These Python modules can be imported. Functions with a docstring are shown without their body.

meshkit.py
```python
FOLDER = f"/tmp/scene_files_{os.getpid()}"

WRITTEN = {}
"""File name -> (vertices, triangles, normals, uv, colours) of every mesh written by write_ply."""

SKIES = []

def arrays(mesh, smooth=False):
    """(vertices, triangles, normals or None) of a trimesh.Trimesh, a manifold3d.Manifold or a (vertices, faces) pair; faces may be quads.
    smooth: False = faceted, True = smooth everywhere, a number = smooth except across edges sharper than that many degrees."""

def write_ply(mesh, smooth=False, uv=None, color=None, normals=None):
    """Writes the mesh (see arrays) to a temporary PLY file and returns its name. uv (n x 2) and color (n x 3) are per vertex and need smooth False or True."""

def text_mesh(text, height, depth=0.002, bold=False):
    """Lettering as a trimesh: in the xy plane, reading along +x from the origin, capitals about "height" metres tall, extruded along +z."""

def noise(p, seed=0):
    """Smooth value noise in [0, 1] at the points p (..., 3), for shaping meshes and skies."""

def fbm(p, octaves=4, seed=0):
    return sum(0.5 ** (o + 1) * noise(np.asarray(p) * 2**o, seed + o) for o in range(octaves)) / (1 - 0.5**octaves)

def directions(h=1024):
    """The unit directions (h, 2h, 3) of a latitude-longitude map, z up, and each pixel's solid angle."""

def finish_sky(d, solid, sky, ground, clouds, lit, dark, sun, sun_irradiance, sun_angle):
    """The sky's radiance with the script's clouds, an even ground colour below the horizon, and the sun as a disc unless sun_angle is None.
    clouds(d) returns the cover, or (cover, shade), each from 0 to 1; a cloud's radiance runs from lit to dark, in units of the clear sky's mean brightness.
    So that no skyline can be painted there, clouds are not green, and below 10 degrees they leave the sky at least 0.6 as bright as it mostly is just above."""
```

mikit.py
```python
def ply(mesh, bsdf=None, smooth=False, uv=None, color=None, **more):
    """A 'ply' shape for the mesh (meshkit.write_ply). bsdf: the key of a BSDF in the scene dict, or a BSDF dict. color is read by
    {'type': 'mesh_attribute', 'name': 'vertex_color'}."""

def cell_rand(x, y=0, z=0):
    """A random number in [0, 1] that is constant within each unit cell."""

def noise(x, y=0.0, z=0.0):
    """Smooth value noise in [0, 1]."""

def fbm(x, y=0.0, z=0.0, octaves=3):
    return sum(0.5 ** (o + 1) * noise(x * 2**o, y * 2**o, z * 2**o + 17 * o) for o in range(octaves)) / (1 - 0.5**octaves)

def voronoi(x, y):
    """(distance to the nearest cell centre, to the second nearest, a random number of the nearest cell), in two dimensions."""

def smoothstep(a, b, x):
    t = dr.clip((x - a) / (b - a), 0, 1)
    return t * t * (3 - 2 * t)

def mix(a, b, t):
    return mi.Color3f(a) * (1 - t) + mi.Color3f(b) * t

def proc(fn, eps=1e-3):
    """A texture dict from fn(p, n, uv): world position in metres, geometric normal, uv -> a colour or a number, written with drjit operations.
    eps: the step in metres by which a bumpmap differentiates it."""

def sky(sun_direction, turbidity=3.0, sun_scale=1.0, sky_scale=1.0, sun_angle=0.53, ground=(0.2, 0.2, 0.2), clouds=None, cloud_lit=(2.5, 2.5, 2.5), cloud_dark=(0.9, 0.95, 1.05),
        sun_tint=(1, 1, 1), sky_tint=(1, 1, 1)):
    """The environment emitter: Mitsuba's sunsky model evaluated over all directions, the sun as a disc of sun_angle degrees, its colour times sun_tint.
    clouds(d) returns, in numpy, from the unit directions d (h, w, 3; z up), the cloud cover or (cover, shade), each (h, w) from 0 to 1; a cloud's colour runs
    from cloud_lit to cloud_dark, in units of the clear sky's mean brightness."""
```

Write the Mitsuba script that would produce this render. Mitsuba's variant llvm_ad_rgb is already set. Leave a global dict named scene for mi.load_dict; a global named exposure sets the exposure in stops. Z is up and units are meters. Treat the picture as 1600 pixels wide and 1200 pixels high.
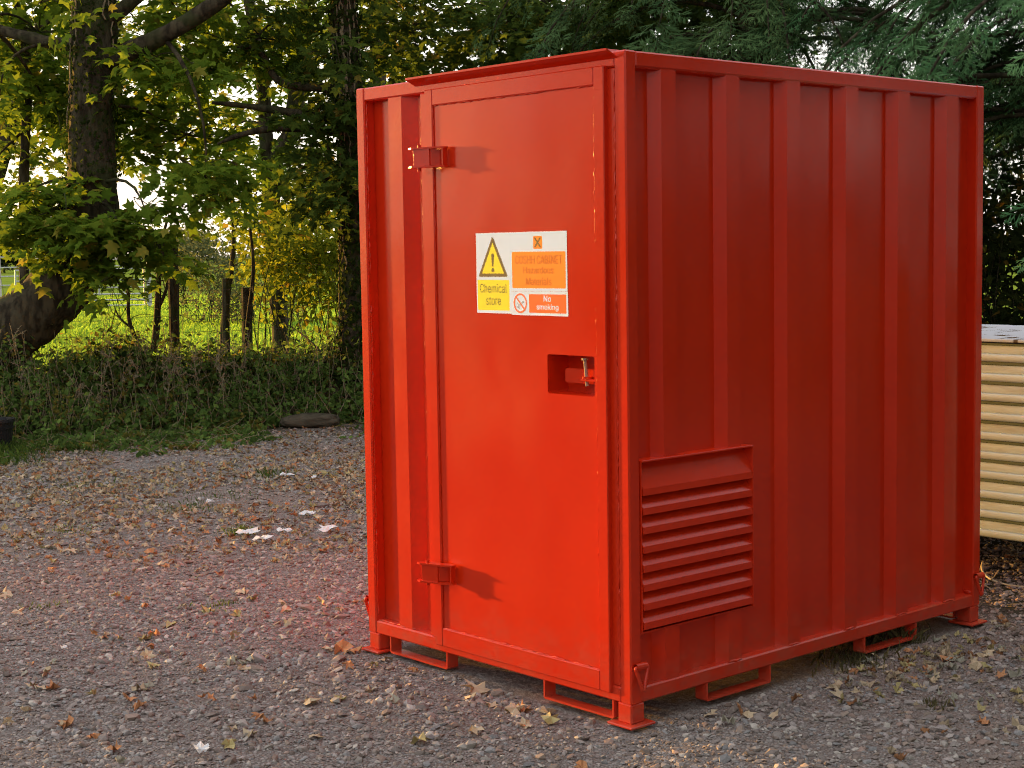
import math, numpy as np, trimesh, mitsuba as mi, drjit as dr, mikit, meshkit
from shapely.geometry import LineString, Polygon, Point, box as sbox
from shapely import affinity
T = mi.ScalarTransform4f
scene, labels = {}, {}
PI = math.pi

# ------------------------------------------------------------------ camera, sky, exposure
FOOT = 0.0724                                   # height of the container's underside above the ground
EYE = np.array([3.5033, -3.5920, 1.5507])
YAW, PITCH, ROLL = -0.84672, -0.08452, -0.01614
fw = np.array([math.sin(YAW) * math.cos(PITCH), math.cos(YAW) * math.cos(PITCH), math.sin(PITCH)])
rt = np.array([math.cos(YAW), -math.sin(YAW), 0.0])
up = -math.sin(ROLL) * rt + math.cos(ROLL) * np.cross(rt, fw)
scene['camera'] = {'type': 'perspective', 'fov': 35.98, 'fov_axis': 'x', 'near_clip': 0.1, 'far_clip': 3000.0,
                   'to_world': T().look_at(origin=EYE.tolist(), target=(EYE + fw).tolist(), up=up.tolist())}
def veil(d):
    return 0.45 + 0.35 * meshkit.fbm(d * [3, 3, 6], 4, 3), 0.0 * d[..., 2]
scene['sky'] = mikit.sky([-0.975, -0.200, 0.072], turbidity=4.0, sun_scale=1.3, sun_angle=1.2, sky_scale=1.0, clouds=veil, cloud_lit=(2.3, 2.25, 2.25), sky_tint=(0.95, 1.0, 1.1), sun_tint=(1.0, 1.22, 1.6))
exposure = 4.46

# yard axes: U runs along the bank at the back of the yard, V runs away across it
U2, V2 = np.array([0.6624, 0.7491]), np.array([-0.7491, 0.6624])
def G(u, v, z=0.0):
    u, v, z = np.broadcast_arrays(np.asarray(u, float), np.asarray(v, float), np.asarray(z, float))
    xy = EYE[:2] + u[..., None] * U2 + v[..., None] * V2
    return np.concatenate([xy, z[..., None]], -1)
def uv_of(p):
    d = np.asarray(p)[..., :2] - EYE[:2]
    return d @ U2, d @ V2
def smooth(a, b, x):
    t = np.clip((x - a) / (b - a), 0, 1); return t * t * (3 - 2 * t)

# ------------------------------------------------------------------ helpers
counts = {}
def numbered(name):
    n = counts.get(name, 0); counts[name] = n + 1
    return name if n == 0 else f'{name}_{n:03d}'
def thing(name, label, cat, group=None):
    k = numbered(name); labels[k] = {'label': label, 'category': cat}
    if group: labels[k]['group'] = group
    return k
def put(key, mesh, bsdf, smooth=False, **kw):
    scene[key] = mikit.ply(mesh, bsdf, smooth=smooth, **kw); return key
def part(parent, name, mesh, bsdf, smooth=False, label=None, kind=None, **kw):
    k = numbered(f'{parent}__{name}'); put(k, mesh, bsdf, smooth, **kw)
    if label or kind:
        labels[k] = {}
        if label: labels[k]['label'] = label
        if kind: labels[k]['kind'] = kind
    return k
def struct(name, mesh, bsdf, label=None, smooth=False, kind='structure', **kw):
    put(name, mesh, bsdf, smooth, **kw); labels[name] = {'kind': kind}
    if label: labels[name]['label'] = label
cat = trimesh.util.concatenate

def cbox(x0, x1, y0, y1, z0, z1, b=0.003):
    """A box with chamfered edges."""
    b = min(b, 0.45 * min(x1 - x0, y1 - y0, z1 - z0))
    pts = []
    for i in range(3):
        lo, hi = [x0 + b, y0 + b, z0 + b], [x1 - b, y1 - b, z1 - b]
        lo[i], hi[i] = [x0, y0, z0][i], [x1, y1, z1][i]
        pts += [[(lo, hi)[a][0], (lo, hi)[c][1], (lo, hi)[d][2]] for a in (0, 1) for c in (0, 1) for d in (0, 1)]
    return trimesh.convex.convex_hull(np.array(pts))
def move(m, M):
    m = m.copy(); m.apply_transform(M); return m
def extrude(poly, h):
    return trimesh.creation.extrude_polygon(poly, h, engine='earcut')
def ext_z(poly, z0, z1):                         # polygon in (x, y)
    m = extrude(poly, z1 - z0); m.apply_translation([0, 0, z0]); return m
def ext_y(poly, y0, y1):                         # polygon in (x, z)
    m = extrude(poly, y1 - y0)
    m.apply_transform(np.array([[1, 0, 0, 0], [0, 0, -1, y1], [0, 1, 0, 0], [0, 0, 0, 1.0]])); return m
def ext_x(poly, x0, x1):                         # polygon in (y, z)
    m = extrude(poly, x1 - x0)
    m.apply_transform(np.array([[0, 0, 1, x0], [1, 0, 0, 0], [0, 1, 0, 0], [0, 0, 0, 1.0]])); return m

def tube_arrays(P, R, sides=8, cap=True):
    P = np.asarray(P, float); n = len(P); R = np.broadcast_to(np.asarray(R, float), (n,))
    t = np.gradient(P, axis=0); t /= np.linalg.norm(t, axis=1, keepdims=True) + 1e-12
    ref = np.where(np.abs(t[:, 2:]) < 0.9, [[0, 0, 1.0]], [[1.0, 0, 0]])
    a = np.cross(t, ref)
    for i in range(1, n):                        # keep the frame from flipping
        v = a[i - 1] - t[i] * (a[i - 1] @ t[i])
        if np.linalg.norm(v) > 1e-6: a[i] = v
        a[i] /= np.linalg.norm(a[i]) + 1e-12
    a[0] /= np.linalg.norm(a[0]) + 1e-12
    b = np.cross(t, a); th = np.arange(sides) * 2 * PI / sides
    v = P[:, None] + R[:, None, None] * (np.cos(th)[None, :, None] * a[:, None] + np.sin(th)[None, :, None] * b[:, None])
    i, j = np.meshgrid(np.arange(n - 1), np.arange(sides), indexing='ij')
    q = np.stack([i * sides + j, i * sides + (j + 1) % sides, (i + 1) * sides + (j + 1) % sides, (i + 1) * sides + j], -1).reshape(-1, 4)
    f = np.vstack([q[:, [0, 1, 2]], q[:, [0, 2, 3]]]); v = v.reshape(-1, 3)
    if cap:
        k = np.arange(1, sides - 1)
        f = np.vstack([f, np.stack([0 * k, k + 1, k], 1), np.stack([0 * k, k, k + 1], 1) + (n - 1) * sides])
    return v, f
def tube(P, R, sides=8, cap=True):
    return trimesh.Trimesh(*tube_arrays(P, R, sides, cap), process=False)
def join(vfs):
    """Joins (vertices, faces[, colours]) arrays."""
    vs, fs, cs, at = [], [], [], 0
    for x in vfs:
        vs.append(x[0]); fs.append(x[1] + at); at += len(x[0])
        if len(x) > 2: cs.append(x[2])
    return (np.vstack(vs), np.vstack(fs), np.vstack(cs) if cs else None)
def bez(p, n=8):
    """A smooth curve through the points."""
    from scipy.interpolate import CubicSpline
    p = np.asarray(p, float)
    if len(p) == 2: return p[0] + (p[1] - p[0]) * np.linspace(0, 1, n)[:, None]
    s = np.r_[0, np.cumsum(np.linalg.norm(np.diff(p, axis=0), axis=1))]
    return CubicSpline(s, p)(np.linspace(0, s[-1], n))
def unit(v):
    return v / (np.linalg.norm(v, axis=-1, keepdims=True) + 1e-12)
def scatter(tv, tf, pos, normal, direction, scale, col=None):
    """Copies of a template (x right, y along direction, z along normal) at many places: vertices, faces, colours."""
    z = unit(normal); y = direction - z * (direction * z).sum(-1, keepdims=True); y = unit(y); x = np.cross(y, z)
    s = np.broadcast_to(scale, (len(pos),))[:, None, None]
    v = pos[:, None] + s * (tv[None, :, 0:1] * x[:, None] + tv[None, :, 1:2] * y[:, None] + tv[None, :, 2:3] * z[:, None])
    f = tf[None] + (np.arange(len(pos)) * len(tv))[:, None, None]
    return v.reshape(-1, 3), f.reshape(-1, 3), None if col is None else np.repeat(col, len(tv), axis=0)

# ------------------------------------------------------------------ materials
def twosided(b): return {'type': 'twosided', 'bsdf': b}
def vcol(rough=None):
    return {'type': 'mesh_attribute', 'name': 'vertex_color'}
def paint_col(p, n, uv):
    a = mikit.fbm(p.x * 2.3, p.y * 2.3, p.z * 2.3)
    b = mikit.noise(p.x * 260, p.y * 260, p.z * 260)
    c = mikit.mix([0.50, 0.017, 0.002], [0.58, 0.026, 0.004], a)
    low = mikit.smoothstep(0.45, 0.08, p.z + 0.25 * mikit.fbm(p.x * 9, p.y * 9, p.z * 9)) * mikit.fbm(p.x * 40, p.y * 40, p.z * 40)
    c = mikit.mix(c, [0.27, 0.12, 0.08], 0.55 * low)           # road dust near the base
    return mikit.mix(c, [0.55, 0.06, 0.04], 0.3 * mikit.smoothstep(0.965, 0.99, b))
def paint_rough(p, n, uv):
    return 0.14 + 0.13 * mikit.fbm(p.x * 6, p.y * 6, p.z * 3)
def paint_bump(p, n, uv):
    return 0.0013 * mikit.noise(p.x * 7, p.y * 7, p.z * 5) + 0.00006 * mikit.noise(p.x * 160, p.y * 160, p.z * 160)
scene['red_paint'] = twosided({'type': 'bumpmap', 'arbitrary': mikit.proc(paint_bump, 2e-3), 'scale': 1.0,
    'bsdf': {'type': 'principled', 'base_color': mikit.proc(paint_col), 'roughness': mikit.proc(paint_rough), 'specular': 0.34}})
scene['bark'] = twosided({'type': 'principled', 'roughness': 0.9, 'specular': 0.2, 'base_color': mikit.proc(
    lambda p, n, uv: mikit.mix(mikit.mix([0.020, 0.015, 0.009], [0.075, 0.062, 0.038], mikit.smoothstep(.25, .75, mikit.fbm(p.x * 30, p.y * 30, p.z * 7, 4))), [0.035, 0.045, 0.014], .7 * mikit.smoothstep(.5, .7, mikit.fbm(p.x * 4, p.y * 4, p.z * 4))))})
scene['leaf'] = {'type': 'principledthin', 'base_color': vcol(), 'roughness': 0.5, 'diff_trans': 1.25, 'eta': 1.4}
scene['blade'] = {'type': 'principledthin', 'base_color': vcol(), 'roughness': 0.5, 'diff_trans': 1.5, 'eta': 1.4}
scene['matte'] = twosided({'type': 'diffuse', 'reflectance': vcol()})
def flat(key, rgb, rough=0.6, metallic=0.0, spec=0.4):
    scene[key] = twosided({'type': 'principled', 'base_color': {'type': 'rgb', 'value': list(rgb)}, 'roughness': rough, 'metallic': metallic, 'specular': spec})
flat('label_white', (0.70, 0.80, 0.90), 0.25); flat('label_yellow', (0.85, 0.72, 0.02), 0.35); flat('label_orange', (0.90, 0.24, 0.01), 0.35)
flat('label_dark', (0.035, 0.022, 0.01), 0.5); flat('label_ghost', (0.66, 0.13, 0.01), 0.4); flat('label_redorange', (0.85, 0.12, 0.02), 0.35)
flat('label_ink', (0.78, 0.12, 0.05), 0.4); flat('label_grey', (0.25, 0.27, 0.30), 0.4)
flat('galvanised', (0.42, 0.43, 0.42), 0.45, 0.6); flat('black_plastic', (0.012, 0.012, 0.015), 0.35)
scene['rust'] = twosided({'type': 'principled', 'roughness': 0.7, 'metallic': 0.3, 'base_color': mikit.proc(
    lambda p, n, uv: mikit.mix([0.20, 0.13, 0.09], [0.36, 0.27, 0.20], mikit.noise(p.x * 300, p.y * 300, p.z * 300)))})
scene['paper'] = {'type': 'principledthin', 'base_color': {'type': 'rgb', 'value': [0.80, 0.82, 0.84]}, 'roughness': 0.7, 'diff_trans': 0.5, 'eta': 1.4}

# ------------------------------------------------------------------ ground, field, bank
def relief(u, v):
    """Height of the ground at yard coordinates."""
    p = np.stack([u, v, 0 * u], -1)
    h = 0.05 * (meshkit.fbm(p * 0.9, 3, 3) - 0.5) * smooth(3.0, 7.0, v) + 0.018 * (meshkit.fbm(p * 4.0, 3, 5) - 0.5)
    v0 = 14.5 + 0.45 * np.clip(u + 1.5, -3.2, 3)                  # foot of the bank
    crest = v0 + 1.25
    shape = smooth(v0 - 0.1, crest, v) * (1 - smooth(crest + 0.25, crest + 1.6, v))
    rough = 0.335 + 0.42 * (meshkit.fbm(p * 1.1, 3, 9) - 0.28)
    q = G(u, v); pad = np.maximum(np.abs(q[..., 0] + .715) - .715, np.abs(q[..., 1] - 1.02) - 1.02)     # trodden flat under the container
    return h + shape * rough - 0.016 * (1 - smooth(.10, .40, pad))
def graded(lo, a, b, hi, step, n):
    mid = np.arange(a, b + step / 2, step)
    k = np.linspace(0, 1, n)[1:] ** 3
    return np.r_[(a - k * (a - lo))[::-1], mid, b + k * (hi - b)]
uu, vv = graded(-900, -7, 5, 900, 0.08, 22), graded(-900, 0.5, 19, 900, 0.08, 22)
gu, gv = np.meshgrid(uu, vv)
gz = relief(gu, gv)
# keep it flat and low under the container
def grid_mesh(P):
    a, b = P.shape[:2]; i = np.arange(a * b).reshape(a, b)
    q = np.stack([i[:-1, :-1], i[:-1, 1:], i[1:, 1:], i[1:, :-1]], -1).reshape(-1, 4)
    return P.reshape(-1, 3), np.vstack([q[:, [0, 1, 2]], q[:, [0, 2, 3]]])
def axes(p):
    x, y = p.x - EYE[0], p.y - EYE[1]
    return x * U2[0] + y * U2[1], x * V2[0] + y * V2[1]
def ground_col(p, n, uv):
    u, v = axes(p)
    d1, d2, r1 = mikit.voronoi(p.x * 70, p.y * 70)
    e1, e2, r2 = mikit.voronoi(p.x * 150, p.y * 150)
    stone = mikit.mix([0.19, 0.16, 0.145], [0.42, 0.375, 0.35], r1)
    stone = mikit.mix(stone, [0.24, 0.15, 0.12], mikit.smoothstep(0.65, 1.0, r2) * 0.6)
    stone = stone * (0.55 + 0.45 * mikit.smoothstep(0.0, 0.35, d2 - d1))
    patch = mikit.fbm(p.x * 0.8, p.y * 0.8)
    stone = mikit.mix(stone, [0.27, 0.19, 0.155], 0.4 * mikit.smoothstep(0.45, 0.7, patch))
    soil = mikit.mix([0.030, 0.024, 0.014], [0.09, 0.072, 0.042], mikit.fbm(p.x * 14, p.y * 14))
    edge = v - 0.45 * dr.clip(u + 1.5, -3.2, 3.0) - 14.2 + 1.6 * (mikit.fbm(p.x * 1.2, p.y * 1.2) - 0.5)
    c = mikit.mix(stone, soil, mikit.smoothstep(-1.0, 0.1, edge))
    right = mikit.smoothstep(1.7, 2.2, u) * mikit.smoothstep(6.5, 7.0, v + 0.6 * mikit.fbm(p.x * 3, p.y * 3))
    return mikit.mix(c, soil, right)
def ground_bump(p, n, uv):
    d1, d2, r1 = mikit.voronoi(p.x * 70, p.y * 70)
    return 0.006 * mikit.smoothstep(0.0, 0.5, d2 - d1) * (0.4 + r1) + 0.004 * mikit.noise(p.x * 240, p.y * 240)
scene['gravel_bed'] = {'type': 'bumpmap', 'arbitrary': mikit.proc(ground_bump, 2e-3), 'scale': 1.0,
    'bsdf': {'type': 'diffuse', 'reflectance': mikit.proc(ground_col)}}
scene['gravel_bed'] = twosided(scene['gravel_bed'])
struct('ground', grid_mesh(G(gu, gv, gz)), 'gravel_bed', 'compacted reddish grey gravel yard rising to an earth bank', smooth=True)
fu, fv = np.meshgrid(np.r_[-700, np.linspace(-160, 160, 60), 700], np.r_[16.9, np.linspace(17.5, 60, 40), np.linspace(64, 240, 30), 400, 800])
fz = 0.10 * (meshkit.fbm(np.stack([fu * .15, fv * .15, fu * 0], -1), 3, 2) - 0.5) + 0.06
scene['turf'] = twosided({'type': 'diffuse', 'reflectance': mikit.proc(lambda p, n, uv: mikit.mix(
    [0.10, 0.15, 0.02], [0.22, 0.29, 0.04], mikit.fbm(p.x * 1.6, p.y * 1.6, 0, 5)))})
struct('field', grid_mesh(G(fu, fv, fz)), 'turf', 'bright sunlit grass field beyond the bank', smooth=True)

# ------------------------------------------------------------------ gravel stones
ico = trimesh.creation.icosahedron()
IV, IF = np.array(ico.vertices), np.array(ico.faces)
OV = np.array([[1, 0, 0], [-1, 0, 0], [0, 1, 0], [0, -1, 0], [0, 0, 1], [0, 0, -1.0]]); OF = np.array([[0, 2, 4], [2, 1, 4], [1, 3, 4], [3, 0, 4], [2, 0, 5], [1, 2, 5], [3, 1, 5], [0, 3, 5]])
PAL = np.array([.228, .185, .158]) * .42 + .62 * np.array([[.20, .175, .165], [.25, .225, .22], [.15, .13, .125], [.22, .155, .13], [.27, .245, .23], [.17, .18, .19], [.21, .165, .135], [.33, .31, .28], [.12, .10, .09]]) * 1.42
def stones(rng, u, v, r, tv, tf, lift=0.25):
    n = len(u)
    tv = tv[None] * (1 + rng.uniform(-.32, .32, (n, len(tv), 1))) + rng.uniform(-.16, .16, (n, len(tv), 3))
    tv = tv * (r[:, None] * np.stack([rng.uniform(.8, 1.45, n), rng.uniform(.65, 1.0, n), rng.uniform(.35, .75, n)], 1))[:, None]
    a, t, b = rng.uniform(0, 2 * PI, n), rng.normal(0, .25, n), rng.normal(0, .25, n)
    ca, sa, ct, st, cb, sb = np.cos(a), np.sin(a), np.cos(t), np.sin(t), np.cos(b), np.sin(b)
    o, z = np.ones(n), np.zeros(n)
    R = np.stack([np.stack([ca, -sa, z], 1), np.stack([sa, ca, z], 1), np.stack([z, z, o], 1)], 1) @ np.stack([np.stack([o, z, z], 1), np.stack([z, ct, -st], 1), np.stack([z, st, ct], 1)], 1) @ np.stack([np.stack([cb, z, sb], 1), np.stack([z, o, z], 1), np.stack([-sb, z, cb], 1)], 1)
    p = G(u, v, relief(u, v) + r * lift)
    V = np.einsum('nij,nkj->nki', R, tv) + p[:, None]
    F = tf[None] + (np.arange(n) * tv.shape[1])[:, None, None]
    col = PAL[rng.integers(0, len(PAL), n)] * rng.uniform(.75, 1.25, (n, 1))
    patch = meshkit.fbm(np.stack([p[:, 0] * .8, p[:, 1] * .8, 0 * u], 1), 3, 4)
    col = col * (1 + np.outer(smooth(.45, .7, patch), [.05, -.08, -.12]))
    return V.reshape(-1, 3), F.reshape(-1, 3), np.repeat(col, tv.shape[1], 0)
def wedge(rng, n, v0, v1, extra=0.4):
    v = np.sqrt(rng.uniform(v0 ** 2, v1 ** 2, n)); u = rng.uniform(-1, 1, n) * (v * 0.385 + extra)
    x, y = (G(u, v)[:, :2]).T
    keep = ~((x < .01) & (x > -1.44) & (y > -.01) & (y < 2.05)) & ~((np.abs(np.abs(x + .715) - .681) < .075) & (np.abs(np.abs(y - 1.02) - .99) < .075))
    return u[keep], v[keep]
rng = np.random.default_rng(11)
bits = []
u, v = wedge(rng, 48000, 4.5, 8.0); r = np.exp(rng.normal(-4.95, .40, len(u))); big = r > .0088
bits.append(stones(rng, u[big], v[big], r[big], IV, IF)); bits.append(stones(rng, u[~big], v[~big], r[~big], OV, OF))
u, v = wedge(rng, 26000, 4.4, 8.5); bits.append(stones(rng, u, v, rng.uniform(.003, .007, len(u)), OV, OF))
u, v = wedge(rng, 36000, 8.0, 14.0)
k = (v - 0.45 * np.clip(u + 1.5, -3.2, 3)) < 14.0 + rng.normal(0, .3, len(u)); u, v = u[k], v[k]
bits.append(stones(rng, u, v, np.exp(rng.normal(-4.55, .34, len(u))), OV, OF))
gs = join(bits)
struct('gravel', (gs[0], gs[1]), 'matte', 'loose grey and reddish gravel stones over the yard', kind='stuff', color=gs[2])

# ------------------------------------------------------------------ the red steel container
CW, CL, CH = 1.4306, 2.0452, 2.10
C = thing('steel_container', 'bright red steel storage container with corrugated sides and a hinged door', 'container')
F_ = FOOT
def rail(name, *a, **k): return part(C, name, cbox(*a, b=0.005), 'red_paint', 30, **k)
PW = 0.05
for x0 in (-CW, -PW):
    for y0 in (0, CL - PW):
        rail('corner_post', x0, x0 + PW, y0, y0 + PW, F_, F_ + CH)
def rails(name, z0, z1, e):
    rail(name, -CW + PW - .001, -PW + .001, 0.0 - e, PW - e, z0, z1); rail(name, -CW + PW - .001, -PW + .001, CL - PW + e, CL + e, z0, z1)
    rail(name, -PW + e, 0.0 + e, PW - .001, CL - PW + .001, z0, z1); rail(name, -CW - e, -CW + PW - e, PW - .001, CL - PW + .001, z0, z1)
rails('top_rail', F_ + CH - .05, F_ + CH - .001, -.0015)
rails('bottom_rail', F_ + .001, F_ + .052, -.0015)
def profile(s0, s1, tops, d, run):
    """(along, depth) outline of a corrugated sheet; depth 0 on the rib tops, -d in the valleys."""
    pts = [(s0, -d)]
    for a, b in tops:
        pts += [(a - run, -d), (a, 0), (b, 0), (b + run, -d)]
    pts += [(s1, -d)]
    return LineString(pts).buffer(0.0015, cap_style='flat', join_style='mitre')
swap = lambda g: affinity.affine_transform(g, [0, 1, 1, 0, 0, 0])
ribs = [(.170, .237), (.488, .554), (.809, .880), (1.145, 1.218), (1.468, 1.542), (1.79, 1.87)]
side = affinity.translate(swap(profile(.045, CL - .045, ribs, .038, .026)), -.007)
zlo, zhi = F_ + .048, F_ + CH - .048
LY0, LY1, z0, z1 = .0512, .604, F_ + .232, F_ + .794
hole = side.intersection(sbox(-.2, LY1 - .002, .2, 9))
part(C, 'side_panel', cat([ext_z(side, zlo, z0 - .001), ext_z(hole, z0 - .001, z1 + .001), ext_z(side, z1 + .001, zhi)]), 'red_paint', 20)
far = affinity.translate(affinity.scale(swap(profile(.045, CL - .045, ribs, .038, .026)), -1, 1, origin=(0, 0)), -CW + .007)
part(C, 'side_panel', ext_z(far, zlo, zhi), 'red_paint', 20)
back = affinity.translate(profile(-CW + .045, -.045, [(-1.25, -1.18), (-.93, -.86), (-.60, -.53), (-.28, -.21)], .038, .026), 0, CL - .008)
part(C, 'back_panel', ext_z(back, zlo, zhi), 'red_paint', 20)
front = affinity.scale(profile(-CW + .045, -1.028, [(-1.238, -1.160)], .042, .045), 1, -1, origin=(0, 0))
front = affinity.translate(front, 0, .009)
part(C, 'front_panel', ext_z(front, zlo, zhi), 'red_paint', 20)
roof = affinity.translate(profile(-CW + .02, -.02, [(-1.09, -1.0), (-.76, -.67), (-.42, -.33), (-.16, -.09)], .034, .03), 0, F_ + CH + .010)
part(C, 'roof_panel', ext_y(roof, .004, CL - .01), 'red_paint', 20)
part(C, 'floor', cbox(-CW + .03, -.03, .03, CL - .03, F_ + .004, F_ + .03), 'red_paint')
# door frame
part(C, 'door_jamb', cbox(-1.036, -1.004, -.003, .045, F_ + .053, F_ + CH - .051, .004), 'red_paint', 30)
part(C, 'door_jamb', cbox(-.0905, -.0497, .007, .048, F_ + .053, F_ + CH - .051, .003), 'red_paint', 30)
lip = Polygon([(.0, F_ + CH - .0235), (-.047, F_ + CH - .003), (-.047, F_ + CH + .004), (-.044, F_ + CH + .0035), (.0, F_ + CH - .0185)])
part(C, 'drip_rail', ext_x(lip, -1.062, -.036), 'red_paint', 20)
# door leaf: rim proud of a recessed panel with a lock box let into it
D = part(C, 'door', cat([cbox(-1.0, -.955, -.012, .014, F_ + .028, F_ + CH - .042, .003), cbox(-.133, -.086, -.012, .014, F_ + .028, F_ + CH - .042, .003),
                         cbox(-.955, -.133, -.0117, .014, F_ + CH - .100, F_ + CH - .042, .003), cbox(-.955, -.133, -.0117, .014, F_ + .028, F_ + .096, .003)]), 'red_paint', 30)
LX0, LX1, LZ0, LZ1 = -.373, -.148, F_ + .998, F_ + 1.130
def rounded(x0, x1, z0, z1, r): return sbox(x0 + r, z0 + r, x1 - r, z1 - r).buffer(r, quad_segs=4)
sheet = sbox(-.956, F_ + .095, -.132, F_ + CH - .099).difference(rounded(LX0, LX1, LZ0, LZ1, .009))
part(D, 'panel', ext_y(sheet, -.004, -.001), 'red_paint')
inner, outer = rounded(LX0, LX1, LZ0, LZ1, .009), rounded(LX0 - .004, LX1 + .004, LZ0 - .004, LZ1 + .004, .012)
LB = part(D, 'lock_box', cat([ext_y(outer.difference(inner), -.0008, .095), ext_y(outer, .093, .097)]), 'red_paint')
part(D, 'lock_bar', ext_y(rounded(-.318, -.152, F_ + 1.036, F_ + 1.084, .008), .026, .033), 'red_paint')
part(D, 'lock_bracket', cbox(-.150, -.1485, .03, .09, F_ + 1.01, F_ + 1.12, .0006), 'red_paint')
part(D, 'lock_washer', tube([(-0.2030, 0.0160, F_ + 1.055), (-0.2030, 0.0160, F_ + 1.061)], .017, 14), 'red_paint', 40)
part(D, 'lock_tab', cbox(-.222, -.1515, .004, .030, F_ + 1.046, F_ + 1.053, .001), 'red_paint')
part(D, 'bolt', cat([tube([(-0.2030, 0.0160, F_ + 1.03), (-0.2100, 0.0140, F_ + 1.115)], .006, 10), tube([(-0.2102, 0.0140, F_ + 1.115), (-0.2106, 0.0140, F_ + 1.122)], .0115, 6)]), 'rust', 40, label='rusty bolt through the lock')
# weld beads: lumpy runs along the seams
def weld(p0, p1, r, seed, broken=0.35):
    g = np.random.default_rng(seed); L = np.linalg.norm(np.subtract(p1, p0)); out = []; s = 0.0
    while s < L:
        e = min(L, s + g.uniform(.10, .5)); n = max(4, int((e - s) / .012))
        t = np.linspace(s, e, n) / L; P = np.asarray(p0) + np.outer(t, np.subtract(p1, p0)) + g.normal(0, r * .25, (n, 3))
        R = r * g.uniform(.6, 1.25, n); R[0] = R[-1] = r * .2; out.append(tube(P, R, 6)); s = e + (g.uniform(.01, .2) if g.uniform() < broken else .001)
    return cat(out)
part(D, 'weld_bead', weld((-.1335, -.006, F_ + .10), (-.1335, -.006, F_ + 2.0), .0035, 1), 'red_paint', True)
part(D, 'weld_bead', weld((-.955, -.006, F_ + .0965), (-.133, -.006, F_ + .0965), .0035, 2), 'red_paint', True)
part(D, 'weld_bead', weld((-.955, -.006, F_ + 2.0), (-.133, -.006, F_ + 2.0), .0030, 3), 'red_paint', True)
part(D, 'weld_bead', weld((-.9555, -.006, F_ + .10), (-.9555, -.006, F_ + 2.0), .0028, 4), 'red_paint', True)
part(C, 'weld_bead', weld((-1.036, .001, F_ + .06), (-1.036, .001, F_ + 2.04), .0035, 5, .15), 'red_paint', True)
part(C, 'weld_bead', weld((-.0530, .005, F_ + .06), (-.0530, .005, F_ + 2.04), .0042, 6, .15), 'red_paint', True)
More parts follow.
